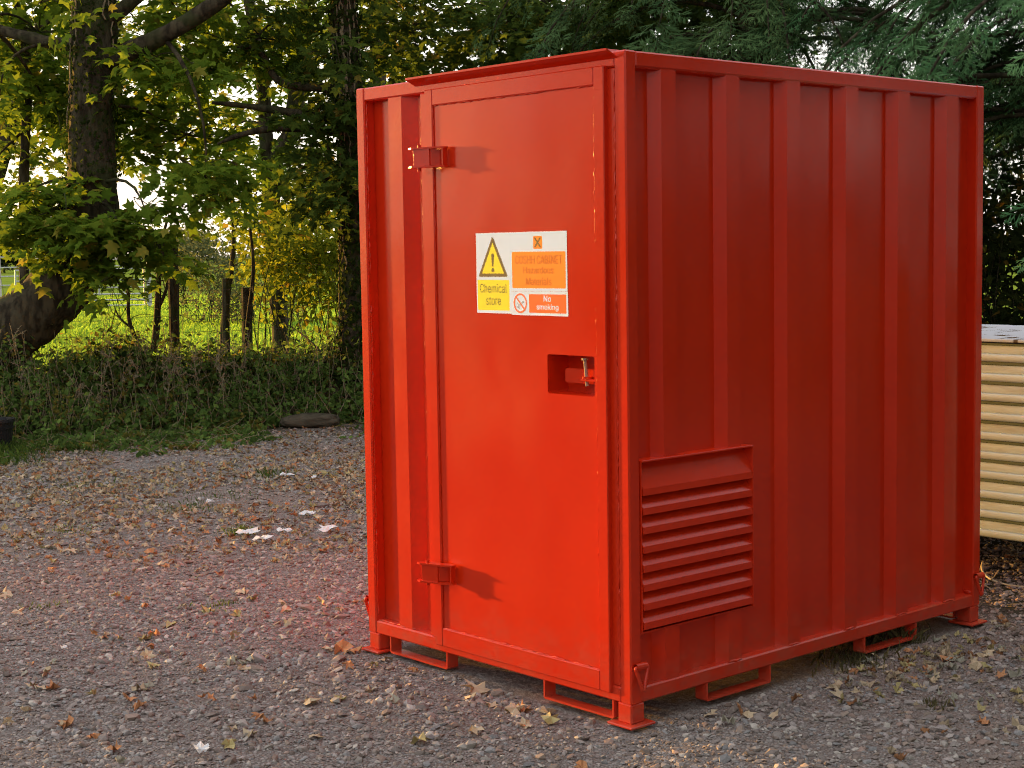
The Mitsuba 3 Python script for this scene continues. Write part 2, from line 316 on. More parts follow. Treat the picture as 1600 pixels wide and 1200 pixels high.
part(C, 'weld_bead', weld((-1.379, .012, F_ + .06), (-1.379, .012, F_ + 2.04), .0035, 7), 'red_paint', True)
part(C, 'weld_bead', weld((-1.375, .012, F_ + .054), (-1.04, .012, F_ + .054), .005, 8), 'red_paint', True)
part(C, 'weld_bead', weld((-.046, CL - .0505, F_ + .06), (-.008, CL - .0505, F_ + .06), .007, 10, .1), 'red_paint', True)
part(C, 'weld_bead', weld((-.011, .05, F_ + 2.0495), (-.011, 1.99, F_ + 2.0495), .003, 12, .5), 'red_paint', True)
for a, b in ribs[1:]:
    part(C, 'weld_bead', weld((-.005, a - .004, F_ + .053), (-.005, b + .004, F_ + .053), .0045, int(a * 100), 0), 'red_paint', True)
# hinges: folded channels welded to the door, reaching out round the jamb
for z in (F_ + 1.778, F_ + .272):
    H = part(C, 'hinge', ext_z(LineString([(-.996, -.050), (-.993, -.068), (-.925, -.050)]).buffer(.003, cap_style='flat'), z + .006, z + .066), 'red_paint', 30)
    for dz in (0.0, .066):
        part(H, 'plate', ext_z(Polygon([(-1.018, -.074), (-.995, -.080), (-.90, -.050), (-.868, -.030), (-.868, -.0115), (-.90, -.0115), (-.955, -.030), (-1.018, -.060)]), z + dz, z + dz + .006), 'red_paint', 30)
    part(H, 'end_plate', cbox(-.878, -.872, -.034, -.0115, z + .006, z + .066, .001), 'red_paint', 30)
    part(H, 'lug', ext_z(LineString([(-1.012, -.0025), (-.995, -.052), (-.925, -.044), (-.905, -.012)]).buffer(.0035, cap_style='flat'), z + .008, z + .064), 'red_paint', 30)
    part(H, 'pin', tube([(-.978, -.056, z - .012), (-.978, -.056, z + .082)], .0065, 10), 'red_paint', 40)
# louvred vent on the long side
Lv = part(C, 'louvre_vent', cat([cbox(-.06, .010, LY0, LY1, z1 - .003, z1 + .003, .001), cbox(-.06, .004, LY0, LY0 + .004, z0, z1 - .003, .001),
        cbox(-.06, -.002, LY0, LY1, z0 - .005, z0 + .001, .001), cbox(-.06, .010, LY1 - .004, LY1, z0, z1 - .003, .001), cbox(-.066, -.060, LY0, LY1, z0 - .002, z1 + .003, .001)]), 'red_paint')
edges = [z1 - .112 - .0628 * k for k in range(8)]
for k, ze in enumerate(edges):
    rise = .112 if k == 0 else .068
    prof = LineString([(-.036, ze + rise - (.004 if k == 0 else 0)), (.006, ze + .022), (.007, ze)]).buffer(.0016, cap_style='flat', join_style='mitre')
    part(Lv, 'slat', ext_y(prof, LY0 + .0045, LY1 - .0045), 'red_paint', label='tall hooded top slat' if k == 0 else None)
    part(Lv, 'weld_bead', weld((-.04, LY1 - .0055, ze + rise * .86), (.002, LY1 - .0055, ze + .03), .0028, 40 + k, 0), 'red_paint', True)
# feet, fork pockets, lashing rings
for x, y in ((-.034, .034), (-CW + .034, .034), (-.034, CL - .034), (-CW + .034, CL - .034)):
    f = part(C, 'foot', cbox(x - .032, x + .032, y - .032, y + .032, .008, F_ + .002, .005), 'red_paint', 30)
    part(f, 'base_plate', cbox(x - .057, x + .057, y - .057, y + .057, 0.0, .0085, .0025), 'red_paint', 30)
def pocket(a, b, s, e, along):
    t = .007; zt = F_ + .002; zb = F_ - .062
    U = Polygon([(a, zt), (a, zb + .006), (a + .006, zb), (b - .006, zb), (b, zb + .006), (b, zt), (b - t, zt), (b - t, zb + t), (a + t, zb + t), (a + t, zt)])
    part(C, 'fork_pocket', ext_y(U, s, e) if along == 'y' else ext_x(U, s, e), 'red_paint')
for s, e in ((.004, .055), (CL - .055, CL - .004)):
    pocket(-1.298, -.948, s, e, 'y'); pocket(-.425, -.085, s, e, 'y')
for s, e in ((-.055, -.004), (-CW + .004, -CW + .055)):
    pocket(.370, .712, s, e, 'x'); pocket(1.262, 1.604, s, e, 'x')
def ring(x, y, z, sx):
    """Lashing point: a short tube on the post with a triangular link through it."""
    R = part(C, 'lashing_ring', tube([(x, y - .024, z), (x, y + .024, z)], .0125, 12, False), 'red_paint', 50)
    tri = np.array([(0, -.030, .0), (0, .030, .0), (0, .004, -.076), (0, -.004, -.076)])
    P = []
    for i in range(4):
        a, b, c = tri[i - 1], tri[i], tri[(i + 1) % 4]
        k = .008 if i < 2 else .003
        for t in np.linspace(0, 1, 5):
            A, B = b + unit(a - b) * k, b + unit(c - b) * k
            P.append((1 - t) ** 2 * A + 2 * t * (1 - t) * b + t * t * B)
    P = np.array(P + P[:1]); P[:, 0] = sx * (.004 - P[:, 2] * .10)
    part(R, 'link', tube(P + [x, y, z], .006, 8), 'red_paint', 50)
ring(.014, .031, F_ + .128, 1); ring(.014, CL - .030, F_ + .128, 1); ring(-CW - .014, .031, F_ + .128, -1); ring(-CW - .014, CL - .030, F_ + .128, -1)

# ------------------------------------------------------------------ stickers on the door
def slab(poly, y, t): return ext_y(poly, y - t, y)
def lettering(s, x, z, h, y, t, bold=False, width=None):
    m = meshkit.text_mesh(s, h, t, bold); b = m.bounds
    if width: m.apply_scale([width / (b[1][0] - b[0][0]), 1, 1]); b = m.bounds
    m.apply_translation([-(b[0][0] + b[1][0]) / 2, 0, 0])
    m.apply_transform(np.array([[1, 0, 0, x], [0, 0, -1, y], [0, 1, 0, z], [0, 0, 0, 1.0]])); return m
Y0, t1 = -.0042, .0006
Y1 = Y0 - t1 + .0001; Y2 = Y1 - .0004; Y3 = Y2 - .0003
zf = F_
s = thing('warning_sticker', 'white sticker with warning triangle above the yellow words Chemical store', 'sticker')
part(s, 'backing', slab(sbox(-.732, zf + 1.262, -.549, zf + 1.540), Y0, t1), 'label_white')
cx = -.643
tri = Polygon([(cx, zf + 1.521), (cx - .071, zf + 1.392), (cx + .071, zf + 1.392)])
part(s, 'triangle_border', slab(tri.buffer(.004, quad_segs=3), Y1, .0004), 'label_dark')
part(s, 'triangle', slab(tri.buffer(-.0075, join_style='mitre'), Y2, .0003), 'label_yellow')
bang = affinity.translate(Polygon([(-.0075, .043), (-.006, .049), (0, .051), (.006, .049), (.0075, .043), (.0035, .006), (-.0035, .006)]), cx, zf + 1.418).union(Point(cx, zf + 1.411).buffer(.0075))
part(s, 'exclamation_mark', slab(bang.geoms[0], Y3, .0003) if bang.geom_type == 'Polygon' else cat([slab(g, Y3, .0003) for g in bang.geoms]), 'label_dark')
part(s, 'yellow_field', slab(sbox(-.725, zf + 1.273, -.560, zf + 1.376).buffer(.001), Y1, .0004), 'label_yellow')
part(s, 'lettering', cat([lettering('Chemical', -.6425, zf + 1.333, .030, Y2, .0003, False, .142), lettering('store', -.6425, zf + 1.291, .030, Y2, .0003, False, .079)]), 'label_dark')
s = thing('cabinet_sticker', 'white sticker with orange panel reading COSHH CABINET Hazardous Materials', 'sticker')
part(s, 'backing', slab(sbox(-.5487, zf + 1.3395, -.270, zf + 1.540), Y0, t1), 'label_white')
part(s, 'orange_field', slab(rounded(-.543, -.277, zf + 1.350, zf + 1.473, .005), Y1, .0004), 'label_orange')
part(s, 'hazard_square', slab(rounded(-.434, -.390, zf + 1.482, zf + 1.525, .004), Y1, .0004), 'label_orange')
xk = [LineString([(-.425, zf + 1.489), (-.399, zf + 1.518)]).buffer(.0028), LineString([(-.425, zf + 1.518), (-.399, zf + 1.489)]).buffer(.0028)]
part(s, 'cross', slab(xk[0].union(xk[1]), Y2, .0003), 'label_dark')
part(s, 'lettering', cat([lettering('COSHH CABINET', -.41, zf + 1.432, .028, Y2, .0008, False, .232), lettering('Hazardous', -.41, zf + 1.400, .022, Y2, .0008, False, .150), lettering('Materials', -.41, zf + 1.361, .024, Y2, .0008, False, .126)]), 'label_ghost')
s = thing('no_smoking_sticker', 'white sticker with no smoking symbol beside a red No smoking panel', 'sticker')
part(s, 'backing', slab(sbox(-.5487, zf + 1.258, -.268, zf + 1.3388), Y0, t1), 'label_white')
part(s, 'red_field', slab(rounded(-.459, -.276, zf + 1.267, zf + 1.330, .002), Y1, .0004), 'label_redorange')
part(s, 'lettering', cat([lettering('No', -.3675, zf + 1.306, .019, Y2, .0003, True, .036), lettering('smoking', -.3675, zf + 1.279, .017, Y2, .0003, True, .108)]), 'label_white')
pc = Point(-.5035, zf + 1.2985)
annulus = pc.buffer(.0335).difference(pc.buffer(.0275))
part(s, 'prohibition_ring', slab(annulus.union(LineString([(-.526, zf + 1.321), (-.481, zf + 1.276)]).buffer(.0028)), Y2, .0003), 'label_ink')
cig = affinity.rotate(sbox(-.524, zf + 1.291, -.486, zf + 1.297).difference(sbox(-.522, zf + 1.2925, -.494, zf + 1.2955)), 32, origin=(-.5035, zf + 1.2985))
smoke = LineString([(-.520, zf + 1.300), (-.513, zf + 1.293), (-.516, zf + 1.286), (-.508, zf + 1.280)]).buffer(.0012)
part(s, 'cigarette', cat([slab(g, Y1, .0004) for x in (cig, smoke) for g in getattr(x, 'geoms', [x])]), 'label_grey')

# ------------------------------------------------------------------ stack of cream corrugated panels behind the container
def panel_col(p, n, uv):
    st = mikit.fbm(p.x * 1.6, p.y * 2, p.z * 16)
    c = mikit.mix([0.42, 0.50, 0.53], [0.49, 0.575, 0.61], mikit.fbm(p.x * .7, p.y, p.z * 3))
    return mikit.mix(c, [0.30, 0.31, 0.28], 0.4 * mikit.smoothstep(0.5, 0.8, st))
def dull_col(p, n, uv):
    st = mikit.fbm(p.x * 5, p.y * 2, p.z * 22)
    return mikit.mix([0.40, 0.465, 0.48], [0.24, 0.24, 0.215], 0.65 * mikit.smoothstep(0.4, 0.75, st))
scene['dull_sheet'] = twosided({'type': 'principled', 'base_color': mikit.proc(dull_col), 'roughness': 0.6, 'specular': 0.3})
scene['cream_sheet'] = twosided({'type': 'principled', 'base_color': mikit.proc(panel_col), 'roughness': 0.35, 'specular': 0.4})
flat('green_edge', (0.055, 0.085, 0.068), 0.6)
scene['roof_white'] = twosided({'type': 'diffuse', 'reflectance': mikit.proc(lambda p, n, uv: mikit.mix([0.40, 0.45, 0.53], [0.09, 0.07, 0.05],
    mikit.smoothstep(0.60, 0.72, mikit.fbm(p.x * 18, p.y * 18))))})
Ys, PX0, PX1, NP, PT = 2.78, -3.3, 0.62, 10, .0898
BASE = 0.20
words = ['lowest', 'second from the bottom', 'third from the bottom', 'fourth from the bottom', 'fifth from the bottom', 'fifth from the top', 'fourth from the top', 'third from the top', 'second from the top', 'topmost']
gp = np.random.default_rng(5)
for k in range(NP):
    zb = BASE + k * PT; dy = gp.normal(0, .003)
    s = thing('corrugated_panel', f'cream corrugated panel, {words[k]} of the stack behind the red container', 'panel', 'cream panels in the stack')
    y = Ys + dy
    up_ = Polygon([(y + .001, zb +  .042), (y - .001, zb +  .054), (y + .001, zb +  .066), (y + .005, zb +  .074), (y + .012, zb +  .0775), (y + 1.1, zb +  .0775), (y + 1.1, zb +  .042)])
    lo_ = Polygon([(y - .007, zb +  .0388), (y - .012, zb + .034), (y - .014, zb + .024), (y - .012, zb + .013), (y - .007, zb + .006), (y, zb + .003), (y + 1.1, zb + .003), (y + 1.1, zb +  .0388)])
    part(s, 'lower_sheet', ext_x(lo_, PX0, PX1), 'cream_sheet', 50); part(s, 'upper_sheet', ext_x(up_, PX0, PX1), 'dull_sheet', 50)
    part(s, 'edge_seal', cbox(PX0, PX1 - .004, y + .007, y + 1.09, zb +  .0780, zb + PT + .0035, .001), 'green_edge')
    part(s, 'joint', cbox(PX0, PX1 - .004, y + .002, y + 1.09, zb +  .0392, zb +  .0415, .001), 'cream_sheet')
s = thing('roof_sheet', 'flat white sheet littered with dry debris on top of the cream stack', 'sheet')
put(s, cbox(PX0 - .02, PX1 + .02, Ys - .012, Ys + 1.12, BASE + NP * PT + .004, BASE + NP * PT + .018, .003), 'roof_white')

# ------------------------------------------------------------------ leaf shapes
def palmate(fold=-.18, curl=.15, seed=None):
    h = [(0, 0), (.16, -.06), (.44, .10), (.27, .25), (.53, .56), (.20, .56)]
    P = h + [(0, 1.0)] + [(-x, y) for x, y in h[:0:-1]]
    P = np.array(P); c = np.array([[0, .36]]); Q = np.vstack([P, c])
    z = fold * np.abs(Q[:, 0]) - curl * (Q[:, 1] - .3) ** 2
    if seed is not None:
        g = np.random.default_rng(seed); z = z + g.normal(0, .13, len(Q)) + g.uniform(.2, 1.1) * Q[:, 0] ** 2 + g.uniform(-.4, 1.0) * (Q[:, 1] - .4) ** 2; Q = Q * [g.uniform(.6, 1.0), 1] + g.normal(0, .05, Q.shape)
    n = len(P); f = np.stack([np.full(n, n), np.arange(n), (np.arange(n) + 1) % n], 1)
    return np.column_stack([Q, z]), f
def ovate(w=.32, fold=-.12):
    Q = np.array([[0, 0, 0], [w, .38, fold], [0, 1, -.12], [-w, .38, fold], [0, .42, .02]])
    return Q, np.array([[4, 0, 1], [4, 1, 2], [4, 2, 3], [4, 3, 0]])
PALM = [palmate(), palmate(-.3, .3), palmate(.12, .25)]
OVA = ovate()
def tint(rng, n, lo, hi, var=.25, odd=None, p_odd=0.0):
    t = rng.uniform(0, 1, (n, 1)); c = np.asarray(lo) * (1 - t) + np.asarray(hi) * t
    c = c * rng.uniform(1 - var, 1 + var, (n, 1))
    if odd is not None:
        k = rng.uniform(0, 1, n) < p_odd; c[k] = np.asarray(odd) * rng.uniform(.7, 1.2, (k.sum(), 1))
    return np.clip(c, 0.003, .9)
def sprays(rng, clumps, per, radius, size, col, templates=PALM, flat_=.35, droop=.5):
    """Leaves in layered, slightly drooping sprays inside ellipsoid clumps. Returns leaf records and spray centres."""
    P, N, Dn, S, Cc, hubs = [], [], [], [], [], []
    for (u, v, z, ru, rv, rz, n) in clumps:
        d = unit(rng.normal(0, 1, (n, 3))) * rng.uniform(.25, 1, (n, 1)) ** .5
        c = G(u + d[:, 0] * ru, v + d[:, 1] * rv, z + d[:, 2] * rz); hubs.append((np.array(G(u, v, z)), c))
        tilt = unit(np.column_stack([rng.normal(0, flat_, (n, 2)), np.ones(n)]))
        for k in range(n):
            m = int(per * rng.uniform(.6, 1.4)); R = radius * rng.uniform(.7, 1.3)
            r = R * rng.uniform(.05, 1, m) ** .6; a = rng.uniform(0, 2 * PI, m)
            e1 = unit(np.cross(tilt[k], [1, .3, 0])); e2 = np.cross(tilt[k], e1)
            off = r[:, None] * (np.cos(a)[:, None] * e1 + np.sin(a)[:, None] * e2)
            p = c[k] + off - np.outer(droop * r ** 2 / R, [0, 0, 1]) + rng.normal(0, R * .12, (m, 3)); P.append(p)
            N.append(unit(tilt[k] + .45 * off / R + rng.normal(0, .38, (m, 3)))); Dn.append(unit(off / R + rng.normal(0, .35, (m, 3)) - [0, 0, .35]))
            S.append(size * rng.uniform(.65, 1.25, m)); Cc.append(col(rng, m))
    return np.vstack(P), np.vstack(N), np.vstack(Dn), np.concatenate(S), np.vstack(Cc), hubs
def leaf_mesh(rng, rec, templates):
    P, N, Dn, S, Cc = rec[:5]; pick = rng.integers(0, len(templates), len(P)); out = []
    for k, (tv, tf) in enumerate(templates):
        i = pick == k
        if i.any(): out.append(scatter(tv, tf, P[i], N[i], Dn[i], S[i], Cc[i]))
    return join(out)
def twigs(rng, hubs, trunk, r0=.022):
    """Boughs from the nearest point of the trunk to each clump, twigs from there to each spray."""
    out = []; trunk = np.asarray(trunk)
    for hub, cs in hubs:
        below = trunk - [0, 0, .5]; b = trunk[np.argmin(np.linalg.norm(below - hub, axis=1) + .3 * np.maximum(0, trunk[:, 2] - hub[2]))]
        L = np.linalg.norm(hub - b)
        mid = (b + hub) / 2 + [0, 0, .12 * L] + rng.normal(0, .07 * L, 3)
        out.append(tube_arrays(bez([b, mid, hub], 7), np.linspace(r0 * (1 + .6 * L), r0 * .5, 7), 6, False))
        for c in cs:
            m = (hub + c) / 2 + rng.normal(0, .08, 3) + [0, 0, .05]
            out.append(tube_arrays(bez([hub, m, c], 5), np.linspace(r0 * .42, .004, 5), 4, False))
    return join(out)
def bark_tube(P, R, n, sides, rough, seed):
    P = bez(P, n); R = np.interp(np.linspace(0, 1, n), np.linspace(0, 1, len(R)), R)
    v, f = tube_arrays(P, R, sides)
    ctr = np.repeat(P, sides, 0); o = unit(v - ctr)
    k = meshkit.fbm(v * [9, 9, 3.0], 4, seed) - .5; k = k + .5 * (np.abs(meshkit.fbm(v * [26, 26, 5.0], 3, seed + 1) - .5) * 2.2 - .4) * (sides > 20)
    return trimesh.Trimesh(v + o * (k * rough)[:, None], f, process=False), P, R
def ivy_on(rng, P, R, n, size, lo, hi, out=.03):
    i = rng.integers(0, len(P) - 1, n); t = rng.uniform(0, 1, (n, 1)); c = P[i] * (1 - t) + P[i + 1] * t
    ax = unit(P[i + 1] - P[i]); o = rng.normal(0, 1, (n, 3)); o = unit(o - ax * (o * ax).sum(1, keepdims=True))
    pos = c + o * (R[i] + np.abs(rng.normal(0, out, n)))[:, None]
    return pos, unit(o + rng.normal(0, .4, (n, 3))), unit(rng.normal(0, .5, (n, 3)) - [0, 0, .8]), size * rng.uniform(.6, 1.3, n), tint(rng, n, lo, hi)
W = lambda pts: np.array([G(*q) for q in pts])
green = lambda lo, hi, odd=None, p=0.0, var=.25: (lambda rng, n: tint(rng, n, lo, hi, var, odd, p))
SYCOL = green((.10, .175, .02), (.23, .32, .035), (.32, .30, .05), .04)
DARK = green((.060, .105, .024), (.12, .17, .030), (.24, .19, .04), .03)

# ------------------------------------------------------------------ trees at the back of the yard
def broadleaf(name, label, seed, trunk, radii, clumps, per, radius, size, col, limbs=(), rough=.03, ivy=None, r0=.013, own=0, off=()):
    rng = np.random.default_rng(seed); t = thing(name, label, 'tree')
    m, P, R = bark_tube(W(trunk), radii, 150, 36, rough, seed); part(t, 'trunk', m, 'bark', True)
    nodes = [P]
    for pts, rr in limbs:
        ml, Pl, _ = bark_tube(W(pts), rr, 24, 9, rough * .5, seed + 7); part(t, 'limb', ml, 'bark', True); nodes.append(Pl)
    if ivy:
        n, sz, span = ivy; a, b = int(span[0] * 150), int(span[1] * 150)
        iv = leaf_mesh(rng, ivy_on(rng, P[a:b], R[a:b], n, sz, (.028, .05, .012), (.075, .10, .025)), [OVA]); part(t, 'ivy', (iv[0], iv[1]), 'leaf', True, kind='stuff', color=iv[2])
        vines = []
        for k in range(14):
            s0, L = rng.integers(a, b - 12), rng.integers(14, 55); idx = np.arange(s0, min(b, s0 + L)); th = rng.uniform(0, 2 * PI) + np.cumsum(rng.normal(0, .07, len(idx)))
            vines.append(tube_arrays(P[idx] + (R[idx] + .012)[:, None] * np.column_stack([np.cos(th), np.sin(th), 0 * th]), .008, 5, False))
        vn = join(vines); part(t, 'ivy_stem', trimesh.Trimesh(vn[0], vn[1], process=False), 'dry_stem', kind='stuff')
    rec = sprays(rng, clumps, per, radius, size, col)
    if off:
        r2 = sprays(rng, off, per, radius, size, col); rec = tuple(np.concatenate([a, b]) for a, b in zip(rec[:5], r2[:5])) + (rec[5] + r2[5],)
    tw = twigs(rng, rec[5], np.vstack(nodes), r0); part(t, 'branches', (tw[0], tw[1]), 'bark', True, kind='stuff')
    keep = np.ones(len(rec[0]), bool)
    if own:                                       # the nearest leaves are leaves of their own
        u, v = uv_of(rec[0]); order = np.argsort(v + 3 * np.abs(u + 3.7) * .2 + 4 * (rec[0][:, 2] > 2.6)); mine = order[:own]; keep[mine] = False
        bank = []
        for k in range(24):
            tv, tf = PALM[k % 3]; c = np.repeat(col(rng, 1), len(tv), 0); bank.append(mikit.ply((tv, tf), 'leaf', smooth=True, color=c))
        for i in mine:
            z = rec[1][i]; y = unit(rec[2][i] - z * (rec[2][i] @ z)); x = np.cross(y, z); M = np.eye(4); M[:3, 0], M[:3, 1], M[:3, 2] = x * rec[3][i], y * rec[3][i], z * rec[3][i]; M[:3, 3] = rec[0][i]
            scene[numbered(f'{t}__leaf')] = {**bank[rng.integers(0, 24)], 'to_world': T(M)}
    rec = tuple(a[keep] for a in rec[:5])
    lm = leaf_mesh(rng, rec, PALM); part(t, 'crown', (lm[0], lm[1]), 'leaf', True, kind='stuff', color=lm[2])
    return t
flat('pale_root', (.48, .38, .24), .7)
flat('dry_stem', (.23, .18, .115), .8, 0, .2)
SYC = [(-4.64, 15.9, 3.78, 0.78, 0.96, 0.6, 28), (-3.6, 16.3, 3.31, 0.68, 0.8, 0.55, 22), (-4.56, 15.9, 2.9, 0.72, 0.8, 0.42, 18), (-3.14, 15.7, 3.8, 0.71, 0.8, 0.41, 18), (-4.04, 14.2, 1.97, 0.58, 0.5599999999999999, 0.29, 14), (-3.77, 14.0, 1.62, 0.51, 0.4, 0.26, 12), (-4.44, 14.2, 2.03, 0.35, 0.48, 0.29, 7), (-3.43, 14.0, 1.73, 0.23, 0.32000000000000006, 0.23, 5), (-3.18, 13.9, 1.92, 0.19, 0.32000000000000006, 0.14, 3), (-3.04, 13.9, 1.55, 0.19, 0.24, 0.14, 3), (-3.47, 13.9, 1.39, 0.17, 0.24, 0.12, 3), (-2.71, 14.2, 2.23, 0.43, 0.48, 0.23, 10), (-3.21, 15.9, 2.75, 0.66, 0.7200000000000001, 0.33, 15), (-2.43, 15.9, 3.69, 0.54, 0.8, 0.42, 12), (-5.13, 16.6, 3.43, 0.44, 0.6400000000000001, 0.5, 11), (-4.05, 13.9, 3.75, 0.55, 0.3, 0.3, 2), (-4.45, 14.0, 3.0, 0.3, 0.3, 0.3, 3), (-3.2, 14.3, 3.3, 0.5, 0.4, 0.3, 6)]
SYCOFF = [(-5.39, 15, 5.14, 1.83, 2.5, 0.97, 40), (-3.19, 15, 5.22, 2.13, 2.5, 0.91, 50)]
broadleaf('sycamore_tree', 'thick leaning sycamore with ivy on its trunk and leaves hanging over the field', 21,
    [(-5.4, 14.6, .1), (-5.11, 14.6, .45), (-4.7, 14.6, .84), (-4.27, 14.6, 1.16), (-3.96, 14.6, 1.58), (-3.84, 14.6, 2.09), (-3.81, 14.6, 2.73), (-3.77, 14.6, 3.36), (-3.72, 14.6, 4.11), (-3.63, 14.6, 5.02), (-3.5, 14.7, 6.5)],
    [.36, .33, .29, .27, .23, .20, .195, .19, .19, .17, .10], SYC, 36, .32, .125, SYCOL,
    [([(-3.72, 14.6, 3.30), (-3.32, 14.4, 3.42), (-2.96, 14.2, 3.54), (-2.46, 14, 3.79), (-1.81, 13.8, 4.1)], [.10, .085, .075, .06, .04]),
     ([(-3.70, 14.6, 3.66), (-3.41, 14.5, 3.83), (-3.06, 14.5, 4.14), (-2.6, 14.4, 4.6)], [.07, .06, .05, .03]),
     ([(-3.78, 14.6, 3.50), (-4.12, 14.7, 3.51), (-4.44, 14.8, 3.59), (-4.98, 15, 3.73)], [.07, .06, .055, .04])],
    .07, (2600, .045, (.40, .86)), own=280, off=SYCOFF)
broadleaf('slender_tree', 'slender bare straight tree trunk behind the leaning sycamore', 22,
    [(-4.99, 16.2, .2), (-4.98, 16.2, 1.31), (-4.96, 16.2, 2.03), (-4.9, 16.2, 2.87), (-4.86, 16.2, 3.51), (-4.92, 16.2, 4.02), (-5.03, 16, 4.49)],
    [.055, .052, .05, .05, .05, .045, .03], [(-4.9, 16.4, 3.5, .7, .8, .6, 12), (-5.2, 16, 2.5, .35, .6, .35, 6)], 22, .3, .13, SYCOL, rough=.015)
IVYT = [(-1.6, 15.3, 3.47, 0.43, 1, 0.68, 21), (-1.81, 15.4, 2.82, 0.37, 0.8, 0.37, 6), (-1.72, 15.3, 2.26, 0.37, 0.9, 0.5, 20), (-2.24, 16, 3.82, 0.58, 1, 0.32, 10)]
broadleaf('ivy_clad_tree', 'dark ivy clad tree close beside the left edge of the container', 23,
    [(-1.53, 15.3, 0.03), (-1.52, 15.3, 0.9), (-1.51, 15.3, 1.83), (-1.51, 15.3, 2.75), (-1.54, 15.3, 3.65), (-1.58, 15.3, 4.43), (-1.6, 15.4, 6)],
    [.16, .13, .12, .12, .11, .10, .06], IVYT, 40, .32, .105, DARK,
    [([(-1.51, 15.3, 2.81), (-1.91, 15.2, 2.87), (-2.38, 15.1, 2.94), (-2.78, 15, 2.98)], [.05, .042, .034, .015]),
     ([(-1.5, 15.3, 2.68), (-1.97, 15.2, 2.75), (-2.37, 15, 2.71), (-2.7, 14.8, 2.58)], [.05, .042, .035, .014]),
     ([(-1.51, 15.3, 3.05), (-1.99, 15.4, 3.16), (-2.25, 15.5, 3.26), (-2.38, 15.6, 3.49), (-2.63, 15.6, 3.56)], [.05, .045, .04, .034, .02])],
    .04, (3800, .06, (.0, .75)), off=[(-1.53, 15.5, 4.71, 1.26, 2, 0.63, 24)])
FORK = [(-2.61, 20, 2.65, 0.57, 1, 0.32, 12), (-3.22, 20.5, 3.82, 0.83, 1.2, 0.33, 9), (-3.58, 20.5, 2.85, 0.5, 1, 0.42, 5), (-2.38, 20, 2.08, 0.57, 1, 0.41, 14), (-2.95, 20, 4.87, 1.62, 2, 0.49, 23)]
broadleaf('forked_tree', 'tree with a forked trunk standing in the sky gap beyond the bank', 24,
    [(-2.98, 20, 0.0), (-2.98, 20, 1.53), (-2.98, 20, 2.49), (-2.90, 20, 2.80), (-2.75, 20, 3.01), (-2.65, 20, 3.44), (-2.57, 20, 4.23), (-2.46, 20, 5.17)],
    [.11, .11, .115, .12, .11, .11, .10, .07], FORK, 40, .36, .11, SYCOL,
    [([(-2.97, 20, 2.60), (-3.04, 20, 3.01), (-3.05, 20, 3.53), (-3.13, 20, 4.24), (-3.26, 20, 5.18)], [.10, .085, .08, .07, .05])], .03)
BACK = [(-1.03, 17, 3.88, 0.76, 1.5, 0.55, 38), (-0.07, 17, 3.9, 0.76, 1.5, 0.48, 32), (0.76, 17.5, 3.95, 0.64, 1.5, 0.43, 22), (1.5, 18, 4.04, 0.51, 1.5, 0.44, 14), (0.2, 17.3, 3.2, 1.2, 1.2, 0.3, 14), (1.6, 16.5, 4.0, 0.8, 1, 0.6, 26), (2.6, 17, 4.2, 0.8, 1, 0.7, 22), (0.9, 17, 3.9, 0.6, 1, 0.5, 13)]
broadleaf('maple_tree', 'dense green maple crown spreading above the container roof', 25,
    [(.3, 18, 0), (.32, 18, 1.5), (.25, 17.9, 3), (.2, 17.8, 4.5), (.1, 17.6, 6.5)], [.24, .21, .19, .16, .08], BACK, 40, .34, .115, DARK, rough=.04, off=[(-0.61, 17.5, 5.1, 2.48, 3, 0.78, 60)])

ASH = green((.16, .22, .025), (.34, .36, .045), (.40, .30, .05), .10)
broadleaf('ash_tree', 'sunlit yellowing small leaved tree behind the leaning sycamore', 26, [(-7.9, 23, 0), (-7.7, 23, 2), (-7.0, 23.1, 4), (-6.3, 23, 6.5)], [.20, .17, .14, .06],
    [(-6.6, 23, 4.4, 1.1, 1, .9, 30), (-5.2, 23.2, 4.7, 1.0, 1, .7, 24), (-6.9, 23, 3.0, .7, .9, .6, 14), (-5.6, 23, 3.4, .8, .9, .5, 16), (-4.4, 23.5, 3.9, .7, .8, .6, 12)], 40, .42, .10, ASH, off=[(-6, 23, 6.6, 1.8, 1.5, .9, 24)])
broadleaf('ash_tree', 'sunlit yellowing small leaved tree filling the gaps behind the ivy clad tree', 27, [(-2.0, 24.5, 0), (-2.1, 24.5, 2), (-2.0, 24.6, 4), (-2.1, 24.5, 6.5)], [.18, .16, .13, .06],
    [(-3.4, 24.5, 4.9, .9, 1, .7, 18), (-2.2, 24.5, 4.4, .9, 1, .8, 24), (-1.9, 24.2, 2.9, .7, .8, .7, 18), (-2.9, 24.5, 2.4, .6, .8, .4, 7)], 40, .42, .10, ASH, off=[(-2.2, 24.5, 6.3, 1.8, 1.5, .8, 24)])

broadleaf('added_shade_oak', 'unseen oak added left of the yard to thin the low sun on the upper door', 28, [(-21, 20, 0), (-21, 20.1, 2.2), (-20.9, 20, 4), (-21, 20, 7)], [.35, .30, .24, .10],
    [(-20.2, 19.2, 3.9, 2.8, 1.6, 1.15, 56), (-21.5, 20.5, 6.2, 2.4, 1.8, 1.1, 50)], 26, .5, .13, DARK)  # added out of view: its crown thins the sun on the door's upper part

